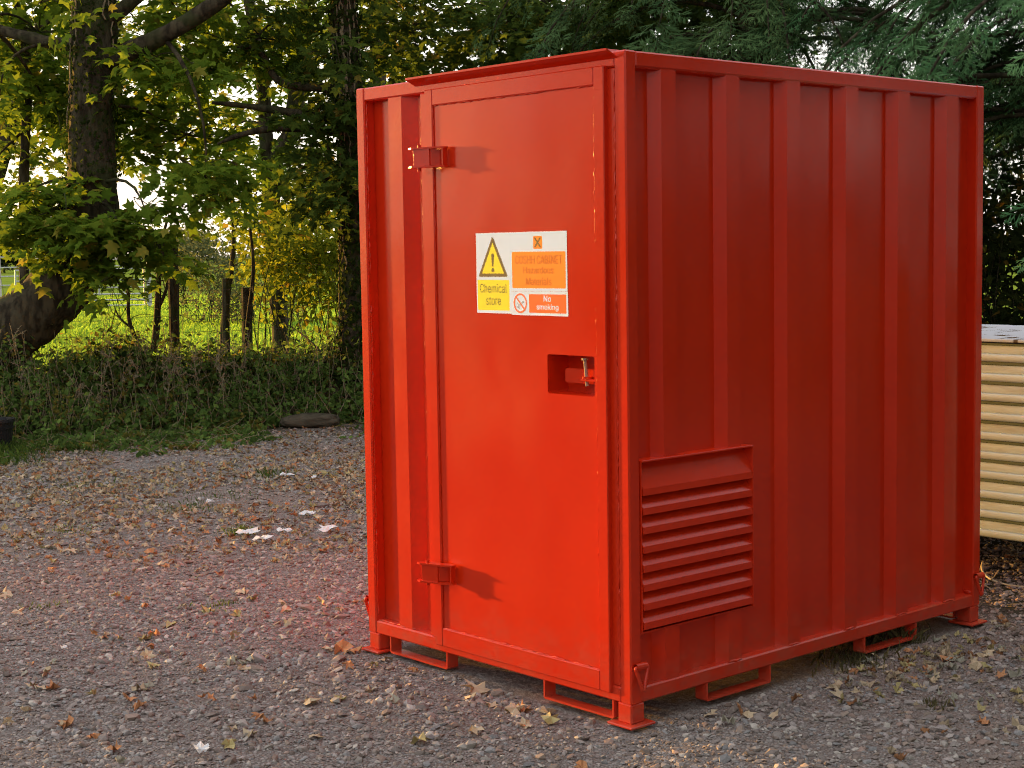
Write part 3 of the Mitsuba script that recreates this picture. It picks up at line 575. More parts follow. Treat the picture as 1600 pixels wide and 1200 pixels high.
# conifer: drooping limbs of flat blue-green fronds
def frond():
    """One flat feathery frond, one unit long, of forked scaly twigs."""
    vs, fs = [], []
    def tip(a, b, w, z):
        d = unit(np.array(b, float) - a); n = np.array([-d[1], d[0]]) * w; k = len(vs)
        vs.extend([[*(np.asarray(a) - n), z], [*(np.asarray(a) + n), z], [*b, z - .04]]); fs.append([k, k + 1, k + 2])
    def sliver(a, b, w, z):
        d = unit(np.array(b, float) - a); n = np.array([-d[1], d[0]]) * w; k = len(vs)
        m = np.asarray(a) * .45 + np.asarray(b) * .55
        vs.extend([[*a, z], [*(m + n), z - .015], [*b, z - .04], [*(m - n), z - .015]]); fs.extend([[k, k + 1, k + 2], [k, k + 2, k + 3]])
    sliver((0, 0), (0, 1), .016, 0)
    for i, s in enumerate(np.linspace(.08, .94, 9)):
        for sg in (-1, 1):
            L = .50 * (1 - s) ** .7 * (.35 + s) * 1.5 * (.8 + .4 * ((i * 7 + sg) % 5) / 4) + .05; a = np.array([0, s]); d = unit(np.array([sg * (.7 + .3 * (i % 2)), .75])); b = a + d * L
            zz = -.12 * s - .10 * ((i * 3 + sg) % 4) / 3; sliver(a, b, .018, zz)
            for q, s2 in ((.35, 1), (.55, -1), (.75, 1)):
                e = unit(d + s2 * .75 * np.array([-d[1], d[0]])); tip(a + d * L * q, a + d * L * q + e * L * .5 * (1.15 - q), .017, zz - .05 * q)
    return np.array(vs), np.array(fs)
FR = frond()
def conifer(name, label, seed, base, h, radius, boughs, fper, zlo, lo=(.035, .075, .045), hi=(.09, .15, .09), size=.34, facing=None):
    rng = np.random.default_rng(seed); t = thing(name, label, 'tree')
    b = np.array(G(*base)); m, P, R = bark_tube([b, b + [.03, 0, h * .5], b + [0, .03, h]], [.20, .15, .03], 40, 12, .04, seed); part(t, 'trunk', m, 'bark', True)
    br, pos, nor, di, sc = [], [], [], [], []
    for k in range(boughs):
        z = zlo + (h - zlo) * rng.uniform(0, 1) ** 1.35; L = radius * (1 - .75 * (z - zlo) / (h - zlo)) * rng.uniform(.6, 1.1); a = rng.uniform(0, 2 * PI) if facing is None else rng.normal(facing, 1.0)
        o = np.array([math.cos(a), math.sin(a), 0]); s0 = np.array([b[0], b[1], z])
        C_ = bez([s0, s0 + o * L * .45 + [0, 0, .10 * L], s0 + o * L * .8 - [0, 0, .06 * L], s0 + o * L - [0, 0, .38 * L]], 12)
        br.append(tube_arrays(C_, np.linspace(.03, .005, 12), 5, False))
        n = int(fper * L / radius * rng.uniform(.8, 1.2)); s = rng.uniform(.08, 1, n) ** .8; i = s * 10.99; i0 = np.minimum(i.astype(int), 10); fr = (i - i0)[:, None]
        c = C_[i0] * (1 - fr) + C_[i0 + 1] * fr; side = np.cross(o, [0, 0, 1]); w = rng.normal(0, 1, (n, 1))
        pos.append(c + rng.normal(0, .03, (n, 3))); di.append(unit(o * .6 + side * w * .8 - np.array([0, 0, 1]) * rng.uniform(.3, 1.5, (n, 1)) + rng.normal(0, .25, (n, 3)))); nor.append(unit(np.array([0, 0, 1.0]) + o * .8 + rng.normal(0, .35, (n, 3)))); sc.append(size * rng.uniform(.55, 1.25, n))
    bb = join(br); part(t, 'branches', (bb[0], bb[1]), 'bark', True, kind='stuff')
    pos, nor, di, sc = np.vstack(pos), np.vstack(nor), np.vstack(di), np.concatenate(sc)
    v, f, c = scatter(*FR, pos, nor, di, sc, tint(rng, len(pos), lo, hi, .2)); part(t, 'foliage', (v, f), 'matte', True, kind='stuff', color=c)
    return t
conifer('cypress_tree', 'blue green cypress with drooping fronds right above the stack of cream panels', 31, (5.0, 12.6, 0), 8.5, 3.9, 135, 78, 2.1, (.045, .115, .045), (.12, .235, .09), .27, facing=math.atan2(-.35, -.85))
conifer('cypress_tree', 'darker cypress standing behind the right half of the container roof', 32, (2.3, 15.0, 0), 8.5, 2.9, 125, 62, 2.7, (.04, .085, .032), (.10, .165, .06), .27)

# understorey behind the panels: dark ivy-hung stems
def thicket(name, label, cat_, seed, clumps, per, radius, size, col, templates=(OVA,), stems=0, zb=0.2):
    rng = np.random.default_rng(seed); t = thing(name, label, cat_)
    rec = sprays(rng, clumps, per, radius, size, col, flat_=.8, droop=.2)
    lm = leaf_mesh(rng, rec[:5], list(templates)); part(t, 'foliage', (lm[0], lm[1]), 'leaf', True, kind='stuff', color=lm[2])
    st = []
    for hub, cs in rec[5]:
        for c in cs[::6]:
            b = np.array([hub[0] + rng.normal(0, .25), hub[1] + rng.normal(0, .25), zb]); st.append(tube_arrays(bez([b, (b + c) / 2 + rng.normal(0, .12, 3), c], 7), np.linspace(.008, .003, 7), 4, False))
    s = join(st); part(t, 'stems', (s[0], s[1]), 'bark', True, kind='stuff')
    return t
thicket('ivy_thicket', 'dark ivy and tangled stems in the shade behind the cream panel stack', 'bush', 41,
    [(4.2, 13.6, 1.1, .8, .4, 1.0, 90), (4.3, 14.5, 1.3, 1.2, .7, 1.0, 110), (2.6, 15.5, 1.4, 1.2, .7, 1.0, 60), (5.4, 13.2, 1.6, .8, .8, 1.4, 60), (4.6, 15.2, 2.6, 1.3, .6, 1.0, 60)], 26, .34, .10, green((.02, .034, .010), (.05, .065, .02), (.16, .10, .02), .06))
BUSHC = [(-2.59, 18, 1.67, 0.44, 0.7, 0.42, 38), (-2.2, 18.3, 1.42, 0.45, 0.8, 0.42, 51), (-1.93, 18, 1.81, 0.29, 0.7, 0.42, 32), (-2.95, 18.5, 2.05, 0.45, 0.7, 0.3, 10), (-2.58, 18.3, 1.42, 0.59, 0.8, 0.3, 22), (-2.75, 18.6, 1.05, 0.35, 0.5, 0.28, 9), (-2.05, 18.2, 0.95, 0.35, 0.5, 0.25, 8)]
thicket('hazel_bush', 'yellowing sunlit hazel bush between the sky gap and the container', 'bush', 42, BUSHC, 20, .28, .085, green((.16, .215, .02), (.30, .34, .035), (.36, .25, .03), .05), (OVA, ovate(.42, .1)), zb=.1)
HEDGE = [(-6.43, 34, 1.12, 0.97, 1.2, 1.17, 90), (-6.97, 34, 1.54, 0.55, 1, 0.83, 40), (-5.73, 33.5, 0.98, 0.54, 1, 0.95, 40), (-4.6, 34, 1.2, .9, 1, 1.0, 50)]
thicket('field_hedge', 'rounded grey green hedge standing out in the sunlit field', 'hedge', 43, HEDGE, 26, .30, .09, green((.09, .11, .045), (.17, .19, .085)), zb=.0)

thicket('hawthorn_bush', 'dense hawthorn bush behind the container on the field edge', 'bush', 44, [(-.2, 19, 1.2, 1.0, .8, 1.1, 60), (1.4, 18.6, 1.2, 1.0, .8, 1.1, 60), (2.8, 18.4, 1.3, 1, .8, 1.2, 50)], 22, .36, .075, green((.05, .08, .015), (.12, .16, .03)), zb=.05)

# saplings and fence along the bank top
def sapling(label, seed, runs, clumps=()):
    rng = np.random.default_rng(seed); t = thing('sapling', label, 'sapling')
    for pts, rr in runs:
        m, P, R = bark_tube(W(pts), rr, 16, 7, .012, seed); part(t, 'stem', m, 'bark', True)
        tw = [tube_arrays(bez([P[i], P[i] + rng.normal(0, .12, 3) + [0, 0, .08], P[i] + rng.normal(0, .22, 3) + [0, 0, .22]], 5), np.linspace(.005, .002, 5), 4, False) for i in rng.integers(4, 16, 7)]
        tw = join(tw); part(t, 'twigs', (tw[0], tw[1]), 'bark', True, kind='stuff')
    if clumps:
        lm = leaf_mesh(rng, sprays(rng, clumps, 9, .16, .10, SYCOL)[:5], PALM); part(t, 'leaves', (lm[0], lm[1]), 'leaf', True, kind='stuff', color=lm[2])
sapling('twin stemmed sapling just left of the old fence post', 51, [([(-3.59, 15.8, .6), (-3.53, 15.8, 1.1), (-3.49, 15.8, 1.55), (-3.4, 15.8, 1.93)], [.042, .034, .026, .012]), ([(-3.53, 15.8, 1.04), (-3.44, 15.8, 1.23), (-3.42, 15.8, 1.55)], [.022, .016, .008])], [(-3.45, 15.7, 1.7, .25, .3, .2, 5)])
sapling('thin crooked bare sapling between the sycamore trunk and the twin stemmed sapling', 52, [([(-3.70, 15.7, .6), (-3.74, 15.7, 0.73), (-3.8, 15.7, 0.92), (-3.8, 15.7, 1.24), (-3.89, 15.7, 1.43)], [.024, .022, .018, .013, .006]), ([(-3.76, 15.7, 0.84), (-3.87, 15.7, 0.92), (-3.93, 15.7, 1.02)], [.014, .01, .005])])
sapling('thin pale barked sapling right of the old fence post in front of the hazel bush', 53, [([(-2.73, 16.2, .4), (-2.68, 16.2, 1.01), (-2.63, 16.2, 1.54), (-2.65, 16.2, 1.86), (-2.57, 16.2, 2.19)], [.028, .025, .02, .016, .008])], [(-2.6, 16.1, 2.0, .3, .4, .25, 8)])
sapling('slim sapling in the field edge between the hedge and the hazel bush', 54, [([(-3.44, 19, .1), (-3.44, 19, 0.85), (-3.36, 19, 1.31), (-3.31, 19, 1.69), (-3.34, 19, 2.07)], [.05, .045, .04, .03, .015])], [(-3.3, 18.9, 1.9, .35, .4, .3, 8)])
def post(label, u, v, z0, z1, r, lean, seed):
    t = thing('fence_post', label, 'post', None)
    m, _, _ = bark_tube(W([(u, v, z0), (u + lean * .5, v, (z0 + z1) / 2), (u + lean, v, z1)]), [r * 1.05, r, r * .97], 14, 9, .014, seed); put(t, m, 'bark', 35)
post('weathered round fence post standing alone in front of the bright field', -3.34, 15.6, .3, 1.67, .052, .02, 61)
post('short rotten fence post behind the pale barked sapling', -2.86, 17.0, .1, 1.2, .06, .02, 62)
post('pale split fence post beside the slim sapling at the field edge', -3.36, 18.5, .05, 1.28, .045, .03, 63)
post('fence post hidden behind the base of the leaning sycamore', -5.9, 15.3, .3, 1.6, .052, .0, 64)
flat('old_wire', (.10, .085, .065), .7)
t = thing('wire_fence', 'thin sagging stock wire netting strung between the old fence posts', 'fence')
g = np.random.default_rng(66); wires = []
xs = np.linspace(-6.2, -1.6, 24)
for z in (.78, .93, 1.08, 1.24, 1.42):
    zz = z + .03 * np.sin(xs * 2.1 + z * 9) + g.normal(0, .008, len(xs)); wires.append(tube_arrays(W(np.column_stack([xs, 15.66 + 0 * xs, zz])), .0021, 4, False))
part(t, 'line_wires', trimesh.Trimesh(*join(wires)[:2], process=False), 'old_wire', kind='stuff'); wires = []
for x in np.arange(-6.1, -1.65, .155):
    wires.append(tube_arrays(W([(x, 15.664, .70), (x + g.normal(0, .03), 15.664, 1.08), (x + g.normal(0, .03), 15.664, 1.42)]), .0017, 4, False))
part(t, 'stay_wires', trimesh.Trimesh(*join(wires)[:2], process=False), 'old_wire', kind='stuff')
# field gate far off
t = thing('field_gate', 'grey tubular field gate far across the sunlit grass', 'gate')
ga, gb = np.array(G(-14.4, 46, .10)), np.array(G(-10.66, 46, .10)); ax = unit(gb - ga)
for z in (.04, .20, .37, .56, .78, 1.10): part(t, 'bar', tube([ga + [0, 0, z], gb + [0, 0, z]], .024, 7), 'galvanised', 40)
for s in (0, .5, 1): part(t, 'stile', tube([ga + (gb - ga) * s + [0, 0, .03], ga + (gb - ga) * s + [0, 0, 1.11]], .026, 7), 'galvanised', 40)
part(t, 'brace', tube([ga + [0, .03, .06], (ga + gb) / 2 + [0, .03, 1.06]], .02, 6), 'galvanised', 40)
t = thing('gate_post', 'stout grey post at the right end of the far field gate', 'post'); put(t, tube([gb + ax * .14 - [0, 0, .2], gb + ax * .14 + [0, 0, 1.35]], .075, 9), 'galvanised', 40)
t = thing('yard_railing', 'pale metal yard railing far beyond the field gate', 'railing')
for z in (.5, .85, 1.2, 1.6): part(t, 'rail', tube([G(-21, 62, z), G(-15.2, 62, z)], .03, 6), 'galvanised', 40)
for x in np.linspace(-21, -15.2, 7): part(t, 'upright', tube([G(x, 62.1, 0), G(x, 62.1, 1.7)], .04, 6), 'galvanised', 40)

# distant trees along the far side of the field
def far_tree(label, seed, u, v, h, w):
    rng = np.random.default_rng(seed); t = thing('distant_tree', label, 'tree')
    part(t, 'trunk', tube([G(u, v, 0), G(u + .2, v, h * .6)], [.35, .2], 8), 'bark', 40)
    rec = sprays(rng, [(u, v, h * .58, w * .5, w * .5, h * .38, 40), (u + w * .2, v, h * .45, w * .4, w * .4, h * .25, 20)], 20, 1.0, .75, green((.04, .06, .02), (.08, .10, .035)), flat_=.6)
    lm = leaf_mesh(rng, rec[:5], [OVA]); part(t, 'crown', (lm[0], lm[1]), 'leaf', True, kind='stuff', color=lm[2])
far_tree('rounded distant tree just right of the slender trunk on the skyline', 71, -46, 160, 6.4, 6)
far_tree('low distant tree at the left edge of the skyline', 72, -54, 165, 5.2, 7)
far_tree('distant tree on the skyline behind the field gate', 73, -36, 170, 5.0, 8)

# ------------------------------------------------------------------ growth on the bank
def foot(u): return 14.5 + 0.45 * np.clip(u + 1.5, -3.2, 3)
rng = np.random.default_rng(81)
n = 4600
u = rng.uniform(-8.0, 1.2, n); dv = np.where(rng.uniform(0, 1, n) < .15, rng.uniform(-1.8, -.6, n), rng.uniform(-.7, 1.6, n)); v = foot(u) + dv
dens = meshkit.fbm(np.stack([u * .9, v * .9, 0 * u], 1), 3, 12); dens = np.where((np.abs(u + 1.7) < 1.1) & (dv > -.05), np.maximum(dens, .45), dens); k = (dens > .30 + .20 * (dv < -.2) - .12 * (dv < -.2) * (u < -2.4)) & ~((np.abs(u + 1.7) < .42) & (dv < -.2)); u, v, dv = u[k], v[k], dv[k]
h = (np.where(dv < 0, .06, .13) + .24 * dens[k] * (dv > -.2)) * np.exp(rng.normal(0, .38, k.sum()))
P, N, Dn, S, Cc, ST = [], [], [], [], [], []
for a, b, hh in zip(u, v, h):
    base = np.array(G(a, b, relief(np.array(a), np.array(b)))); lean = np.array([*rng.normal(0, .10, 2), 0]); m = rng.integers(8, 16); s = rng.uniform(.1, 1, m); th = rng.uniform(0, 2 * PI, m)
    o = np.stack([np.cos(th), np.sin(th), 0 * th], 1); top = base + lean + [0, 0, hh]; pos = base + np.outer(s, top - base) + o * .045
    P.append(pos); N.append(unit(o * .5 + [0, 0, .8] + rng.normal(0, .3, (m, 3)))); Dn.append(unit(o + rng.normal(0, .3, (m, 3)))); S.append(rng.uniform(.05, .095, m) * (1.1 - .4 * s))
    Cc.append(tint(rng, m, (.09, .165, .04), (.20, .29, .07), .25) * (rng.uniform(.55, 1.25)) * (1 if rng.uniform() > .14 else np.array([1.3, .75, .7]))); ST.append(tube_arrays(np.array([base, (base + top) / 2 + rng.normal(0, .01, 3), top]), [.004, .003, .002], 3, False))
m = leaf_mesh(rng, (np.vstack(P), np.vstack(N), np.vstack(Dn), np.concatenate(S), np.vstack(Cc)), [ovate(.36, -.1)]); st = join(ST)
struct('nettle_patch', (m[0], m[1]), 'leaf', 'low green nettles covering the foot of the bank', smooth=True, kind='stuff', color=m[2])
struct('nettle_stems', (st[0], st[1]), 'dry_stem', 'thin stems of the nettles on the bank', kind='stuff')
n = 11500                                          # ivy and bramble hugging the bank's top
u = rng.uniform(-8.2, 1.6, n); v = foot(u) + rng.normal(1.36, .30, n); z = relief(u, v) + np.abs(rng.normal(.02, .07, n)) + .10 * smooth(.5, .75, meshkit.fbm(np.stack([u * 1.7, v * 1.7, 0 * u], 1), 3, 44)) * rng.uniform(0, 1, n)
nn = unit(np.column_stack([rng.normal(0, .6, (n, 2)), np.ones(n) * .7]) - np.array([*V2, 0]) * .6)
m = leaf_mesh(rng, (G(u, v, z), nn, unit(rng.normal(0, 1, (n, 3)) - [0, 0, .5]), rng.uniform(.04, .09, n), tint(rng, n, (.022, .045, .012), (.06, .085, .022), .3, (.16, .10, .03), .10)), [OVA])
struct('bank_ivy', (m[0], m[1]), 'leaf', 'dark ivy and bramble leaves over the top of the bank', smooth=True, kind='stuff', color=m[2])
def grass(rng, u, v, z, h, w, col):
    n = len(u); p = G(u, v, z); a = rng.uniform(0, 2 * PI, n); s = np.stack([np.cos(a), np.sin(a), 0 * a], 1) * w[:, None]; l = np.column_stack([rng.normal(0, .35, (n, 2)) * h[:, None], h])
    V = np.stack([p - s, p + s, p + l * [.35, .35, .6] + s * .7, p + l], 1).reshape(-1, 3); F = np.array([[0, 1, 2], [0, 2, 3]])[None] + (np.arange(n) * 4)[:, None, None]
    return V, F.reshape(-1, 3), np.repeat(col, 4, 0)
n = 140000
v = 1 / rng.uniform(1 / 60, 1 / 18.5, n); u = -rng.uniform(.03, .36, n) * v
fzi = .10 * (meshkit.fbm(np.stack([u * .15, v * .15, u * 0], -1), 3, 2) - .5) + .06
pt = meshkit.fbm(np.stack([u * .5, v * .5, 0 * u], 1), 3, 8)[:, None]
m = grass(rng, u, v, fzi - .01, rng.uniform(.05, .13, len(u)) * (1 + (v < 22) * .6), .012 * (v / 20), tint(rng, len(u), (.16, .31, .03), (.33, .49, .06), .2) * (.7 + .6 * pt))
struct('field_grass', (m[0], m[1]), 'blade', 'short backlit grass blades of the field', kind='stuff', color=m[2])
P = []                                             # grass tufts in the gravel and along the verge
for (a, b, r, c, hh) in [(-4.15, 12.3, .35, 900, .10), (-3.9, 11.9, .3, 400, .07), (-2.05, 9.6, .18, 110, .04), (-1.9, 10.1, .25, 120, .035), (-2.9, 10.6, .3, 140, .035), (-1.55, 8.75, .08, 120, .04), (-1.7, 10.9, .14, 130, .05), (-.95, 13.3, .25, 160, .05), (-2.55, 8.9, .16, 90, .03), (1.35, 6.15, .16, 330, .05), (1.27, 5.85, .14, 240, .045), (1.55, 6.1, .05, 90, .06), (1.42, 5.2, .05, 60, .03), (-1.3, 6.9, .08, 50, .025), (-2.1, 6.9, .07, 60, .02), (-3.3, 12.6, .3, 220, .06), (-2.4, 13.3, .3, 220, .07)]:
    uu_, vv_ = a + rng.normal(0, r * .6, c), b + rng.normal(0, r * .6, c); dry = a > 1
    P.append(grass(rng, uu_, vv_, relief(uu_, vv_), hh * rng.uniform(.4, 1.2, c), np.full(c, .0022), tint(rng, c, (.05, .09, .02) if not dry else (.10, .10, .045), (.11, .16, .03) if not dry else (.22, .19, .09), .25)))
m = join(P); struct('verge_grass', (m[0], m[1]), 'leaf', 'small tufts of grass growing through the gravel', kind='stuff', color=m[2])
def stalk(label, seed, spots, h, group=None):
    rng = np.random.default_rng(seed)
    for a, b in spots:
        t = thing('dead_stalk', label, 'dead weed', group); z0 = float(relief(np.array(a), np.array(b))); hh = h * rng.uniform(.8, 1.15); base = np.array(G(a, b, z0)); top = base + [*rng.normal(0, .10, 2), hh]
        C_ = bez([base, (base + top) / 2 + rng.normal(0, .02, 3), top], 8); part(t, 'stem', trimesh.Trimesh(*tube_arrays(C_, np.linspace(.0038, .0015, 8), 5), process=False), 'dry_stem')
        out = []
        for s in rng.uniform(.45, 1, 9):
            c = C_[int(s * 7)]; d = np.array([*rng.normal(0, 1, 2), .9]); d = unit(d) * rng.uniform(.06, .16); out.append(tube_arrays([c, c + d * .6 + [0, 0, .01], c + d], [.0025, .002, .001], 3, False))
            for q in np.linspace(.3, 1, 6):
                e = unit(rng.normal(0, 1, 3) + d * 3) * .022; out.append(tube_arrays([c + d * q, c + d * q + e], [.004, .0015], 3, False))
        tw = join(out); part(t, 'seed_heads', (tw[0], tw[1]), 'dry_stem', kind='stuff')
rs = np.random.default_rng(82)
stalk('tall dead weed stalk in the brown clump below the leaning sycamore', 83, [(x, foot(x) + rs.uniform(.15, .7)) for x in rs.uniform(-3.8, -3.1, 11)], .62, 'dead stalks below the sycamore')
stalk('tall dead weed stalk with branched seed heads below the old fence post', 84, [(x, foot(x) + rs.uniform(.2, .8)) for x in rs.uniform(-3.0, -2.45, 8)], .66, 'dead stalks below the fence post')
stalk('single tall dead stalk rising beside the black bucket', 85, [(-4.22, foot(-4.22) + .45)], 1.0)

t = thing('fallen_branch', 'thin dark bare branch leaning across the bank top left of the ivy clad tree', 'branch')
put(t, tube(bez(W([(-2.30, 15.95, .86), (-2.05, 15.6, .74), (-1.80, 15.2, .55)]), 8), np.linspace(.006, .012, 8), 6), 'bark', True)
t = thing('dry_root', 'pale curved dry root lying on the soil by the far right foot of the container', 'root')
put(t, tube(bez(W([(2.20, 7.32, .05), (2.17, 7.15, .02), (2.21, 7.02, .012), (2.32, 6.93, .012), (2.46, 6.83, .01)]), 16), np.linspace(.006, .003, 16), 6), 'pale_root', True)

# ------------------------------------------------------------------ slab, bucket, litter
rng = np.random.default_rng(91)
m = trimesh.creation.icosphere(4); q = m.vertices.copy(); q = np.sign(q) * np.abs(q) ** .7
q = q * [.26, .13, .065] ; q += (meshkit.fbm(m.vertices * 1.3, 3, 3)[:, None] - .5) * m.vertices * [.10, .06, .035]; q *= 1 + .16 * (meshkit.fbm(q * [14, 14, 30], 4, 6)[:, None] - .5)
scene['slab_stone'] = twosided({'type': 'diffuse', 'reflectance': mikit.proc(lambda p, n, uv: mikit.mix([.045, .038, .028], [.12, .10, .072], mikit.fbm(p.x * 18, p.y * 18, p.z * 18, 4)))})
ang = math.atan2(U2[1], U2[0]); M = np.eye(4); M[:2, :2] = [[math.cos(ang), -math.sin(ang)], [math.sin(ang), math.cos(ang)]]; M[:3, 3] = G(-1.80, 14.05, .055)
s = thing('stone_slab', 'long low grey brown stone lying at the edge of the gravel under the bank', 'stone')
put(s, move(trimesh.Trimesh(q, m.faces, process=False), M), 'slab_stone', True)
s = thing('bucket', 'black plastic bucket half seen at the left edge of the photo by the bank', 'bucket')
c = np.array(G(-4.19, 12.7, float(relief(np.array(-4.19), np.array(12.7))) - .01))
def lathe(pr, sides=28):
    return trimesh.creation.revolve(np.array(pr), sections=sides)
part(s, 'body', move(lathe([(0, 0), (.12, 0), (.145, .24), (.158, .24), (.158, .265), (.138, .265), (.115, .02), (0, .02)]), trimesh.transformations.translation_matrix(c)), 'black_plastic', 35)
part(s, 'band', move(lathe([(.138, .185), (.147, .185), (.149, .203), (.141, .203), (.138, .185)]), trimesh.transformations.translation_matrix(c)), 'black_plastic', 35)
def scrap(label, u, v, w, d, seed):
    g = np.random.default_rng(seed); s = thing('paper_scrap', label, 'litter'); th = np.linspace(0, 2 * PI, 15)[:-1]; r = 1 + g.uniform(-.38, .28, 14)
    P = np.column_stack([np.cos(th) * r * w * .43, np.sin(th) * r * d * .43]); P = np.vstack([P, P * .5, [[0, 0]]]); zz = .012 + .020 * g.uniform(0, 1, 29) + .02 * meshkit.noise(np.column_stack([P * 40, np.full(29, seed)]))
    f = []
    for i in range(14):
        j = (i + 1) % 14; f += [[i, j, 14 + j], [i, 14 + j, 14 + i], [14 + i, 14 + j, 28]]
    a = g.uniform(-.5, .5) + ang; R = np.array([[math.cos(a), -math.sin(a)], [math.sin(a), math.cos(a)]]); b = np.array(G(u, v, float(relief(np.array(u), np.array(v)))))
    put(s, trimesh.Trimesh(np.column_stack([P @ R.T, zz]) + b, f, process=False), 'paper', 30)
scrap('farthest white paper scrap, among dry leaves left of the container', -1.57, 10.8, .12, .11, 1)
scrap('small white crumpled scrap just right of the farthest paper scrap', -1.36, 10.65, .05, .09, 2)
scrap('white paper scrap lying with a round crumb halfway along the container side of the litter', -1.23, 9.27, .13, .13, 3)
scrap('larger white scrap of the pair lying beside a small grass tuft', -1.48, 8.65, .14, .12, 4)
scrap('lower white scrap of the pair beside a small grass tuft', -1.36, 8.42, .12, .14, 5)
scrap('narrow white scrap between the tufted pair and the scrap nearest the container', -1.29, 8.72, .09, .10, 6)
scrap('white scrap nearest to the left bottom edge of the container', -1.04, 8.70, .13, .11, 7)
scrap('little white scrap alone in the leaves left of the farthest paper scraps', -1.90, 9.75, .06, .07, 8)
scrap('pale blue white scrap at the very bottom of the photo', -.975, 4.75, .060, .055, 9)
scrap('tiny white scrap on bare gravel at the lower left', -1.78, 6.10, .028, .03, 10)

# ------------------------------------------------------------------ fallen leaves
rng = np.random.default_rng(101)
TONES = {'tan': ((.47, .37, .25), 'pale tan curled dead leaf lying on the gravel'), 'orange': ((.44, .22, .11), 'orange brown curled dead leaf lying on the gravel'),
         'yellow': ((.42, .35, .17), 'yellowish dead leaf lying on the gravel'), 'grey': ((.36, .34, .27), 'greyish faded dead leaf lying on the gravel')}
BANK = {k: [] for k in TONES}
for k, (c, _) in TONES.items():
    for j in range(6):
        tv, tf = palmate(-.05, .1, 200 + j + 10 * len(k)); BANK[k].append((tv, tf, mikit.ply((tv, tf), 'matte', smooth=False, color=np.repeat(np.array([c]) * rng.uniform(.75, 1.2), len(tv), 0))))
def ground_leaf(tone, u, v, size, label=None):
    where = 'beyond the paper scraps' if v > 8.9 else 'on the open gravel left of the container' if u < -.45 else 'on the gravel before the container door' if u < .55 else 'on the gravel beside the long side of the container'
    k = thing('fallen_leaf', label or TONES[tone][1].replace('on the gravel', where), 'fallen leaf', None if label else f'{tone} leaves {where}'); tv, tf, d = BANK[tone][rng.integers(0, 6)]
    z = unit(np.array([*rng.normal(0, .33, 2), 1.0])); a = rng.uniform(0, 2 * PI); y = np.array([math.cos(a), math.sin(a), 0]); y = unit(y - z * (y @ z)); x = np.cross(y, z); M = np.eye(4)
    M[:3, 0], M[:3, 1], M[:3, 2] = x * size, y * size, z * size * rng.choice([1, 1, -1]); V = tv @ M[:3, :3].T; M[:3, 3] = G(u, v, relief(np.array(u), np.array(v)) + .006); M[2, 3] -= np.percentile(V[:, 2], 15)
    scene[k] = {**d, 'to_world': T(M)}
def clear(u, v):
    x, y = G(u, v)[:2]; return not ((x < .05) and (x > -1.5) and (y > -.05) and (y < 2.1))
ground_leaf('yellow', -1.27, 10.75, .11, 'bright yellow maple leaf beyond the paper scraps left of the container')
ground_leaf('orange', -.66, 6.05, .085, 'amber leaf lying on the gravel just in front of the left fork pocket')
ground_leaf('tan', -.13, 5.45, .10, 'large pale lobed leaf in front of the middle of the door')
ground_leaf('orange', .02, 5.2, .075, 'amber leaf on the gravel in front of the right fork pocket')
ground_leaf('tan', 1.42, 7.0, .10, 'pale leaf lying beside the far right foot of the container')
kinds = ['tan', 'orange', 'yellow', 'grey']; cnt = 0
while cnt < 290:
    v = math.sqrt(rng.uniform(4.6 ** 2, 10.2 ** 2)) if rng.uniform() < .75 else rng.uniform(5.0, 7.0); u = rng.uniform(-1, 1) * (v * .33 + .1)
    if not clear(u, v): continue
    right = u > .6
    if right and rng.uniform() < .35: u, v = 1.42 + rng.normal(0, .22), 6.0 + rng.normal(0, .35)
    if not clear(u, v): continue
    ground_leaf(kinds[rng.choice(4, p=[.35, .10, .15, .40] if right else [.48, .27, .12, .13])], u, v, rng.uniform(.036, .066)); cnt += 1
n = 12500                                            # the farther litter: a drift between the gravel and the bank
v = np.where(rng.uniform(0, 1, n) < .6, rng.normal(10.6, 1.2, n), rng.uniform(8.0, 14.0, n)); u = rng.uniform(-1, 1, n) * v * .36; k = (u < .15 * v) & (v > 7.6) & (meshkit.fbm(np.stack([u * 1.1, v * 1.1, 0 * u], 1), 3, 31) > .40); u, v = u[k], v[k]
n2 = 420; uu_, vv_ = rng.normal(1.42, .30, n2), rng.normal(6.0, .5, n2); u, v = np.r_[u, uu_], np.r_[v, vv_]; x, y = G(u, v)[:, :2].T; k = ~((x < .02) & (x > -1.5) & (y > -.02) & (y < 2.1)); u, v = u[k], v[k]; n = len(u)
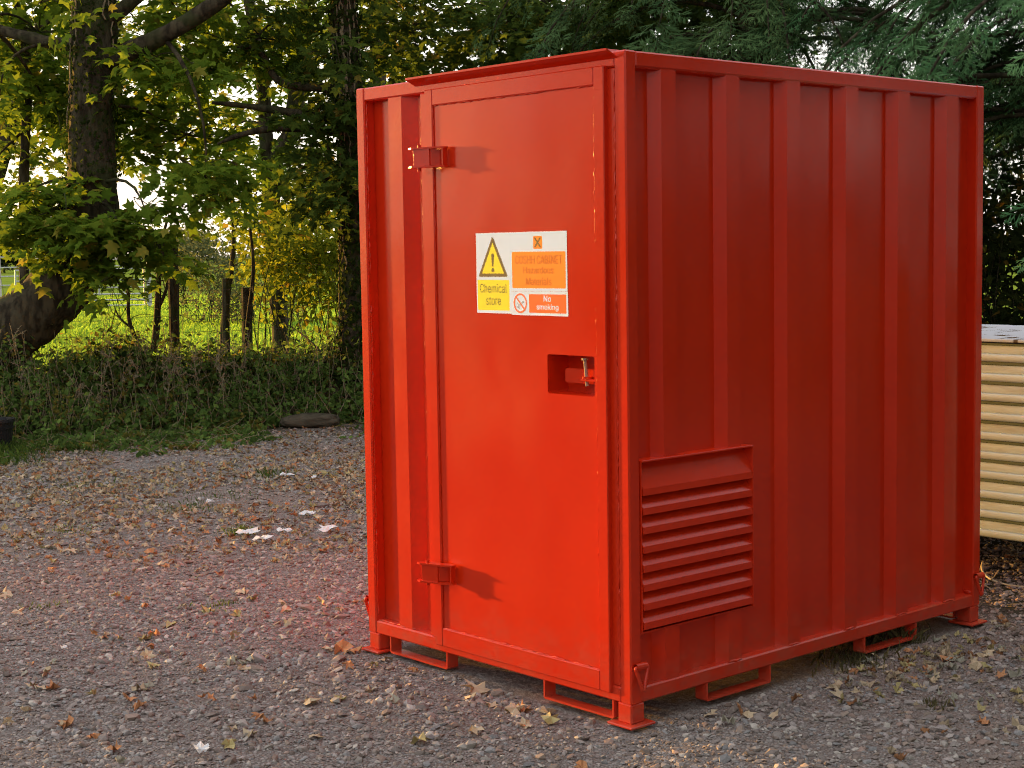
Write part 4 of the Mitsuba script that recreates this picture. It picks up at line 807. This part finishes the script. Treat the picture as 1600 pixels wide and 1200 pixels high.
nn = unit(np.column_stack([rng.normal(0, .4, (n, 2)), np.ones(n)])); cc = np.array([TONES[kinds[i]][0] for i in rng.choice(4, n, p=[.5, .2, .12, .18])]) * rng.uniform(.55, 1.1, (n, 1)) * np.where(v > 12, .75, 1)[:, None]
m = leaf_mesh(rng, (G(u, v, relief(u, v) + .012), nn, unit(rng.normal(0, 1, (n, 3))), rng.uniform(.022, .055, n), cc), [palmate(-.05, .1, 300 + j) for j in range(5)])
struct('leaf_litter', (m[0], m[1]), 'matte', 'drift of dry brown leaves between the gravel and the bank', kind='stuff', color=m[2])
P = []                                              # dry twigs and straw on the soil under the panel stack
for i in range(260):
    a, b = rng.uniform(1.9, 3.2), rng.uniform(6.2, 8.6); c = np.array(G(a, b, float(relief(np.array(a), np.array(b))) + .008)); d = unit(np.array([*rng.normal(0, 1, 2), rng.normal(0, .12)])) * rng.uniform(.02, .10)
    P.append(tube_arrays(bez([c - d, c + rng.normal(0, .01, 3) + [0, 0, .006], c + d], 5), .0018, 3, False))
m = join(P); struct('straw', (m[0], m[1]), 'dry_stem', 'dry straw and twigs on the soil beside the panel stack', kind='stuff')

# ------------------------------------------------------------------ woodland round the rest of the yard (outside the picture, seen in the paint's reflections)
rng = np.random.default_rng(111); P = []
def mass(u, v, h, w):
    return [(u, v, h * .55, w * .5, w * .5, h * .42, 60), (u, v, h * .22, w * .55, w * .55, h * .22, 40)]
CL = []
for x, y, h, w in [(9.0, -1.5, 15, 4.5), (8, 2, 16, 4.5), (7.6, 5.5, 16, 4.5), (7.6, 9, 16, 4.5), (7, 13, 15, 5), (11, -4, 14, 5), (13, 0, 18, 6), (13, 6, 18, 6), (12, 12, 17, 6), (-12, -14, 6, 4.5), (-16, -18, 7, 6), (-4, -30, 8, 6), (3, -29, 9, 6), (9, -28, 9, 6), (15, -25, 9, 6), (21, -20, 9, 6)]:
    d = np.array([x, y]) - EYE[:2]; CL += mass(d @ U2, d @ V2, h, w)
rec = sprays(rng, CL, 26, .75, .42, DARK, flat_=.6)
m = leaf_mesh(rng, rec[:5], [OVA]); struct('woodland', (m[0], m[1]), 'leaf', 'tall broadleaf woodland standing round the other sides of the yard', smooth=True, kind='stuff', color=m[2])
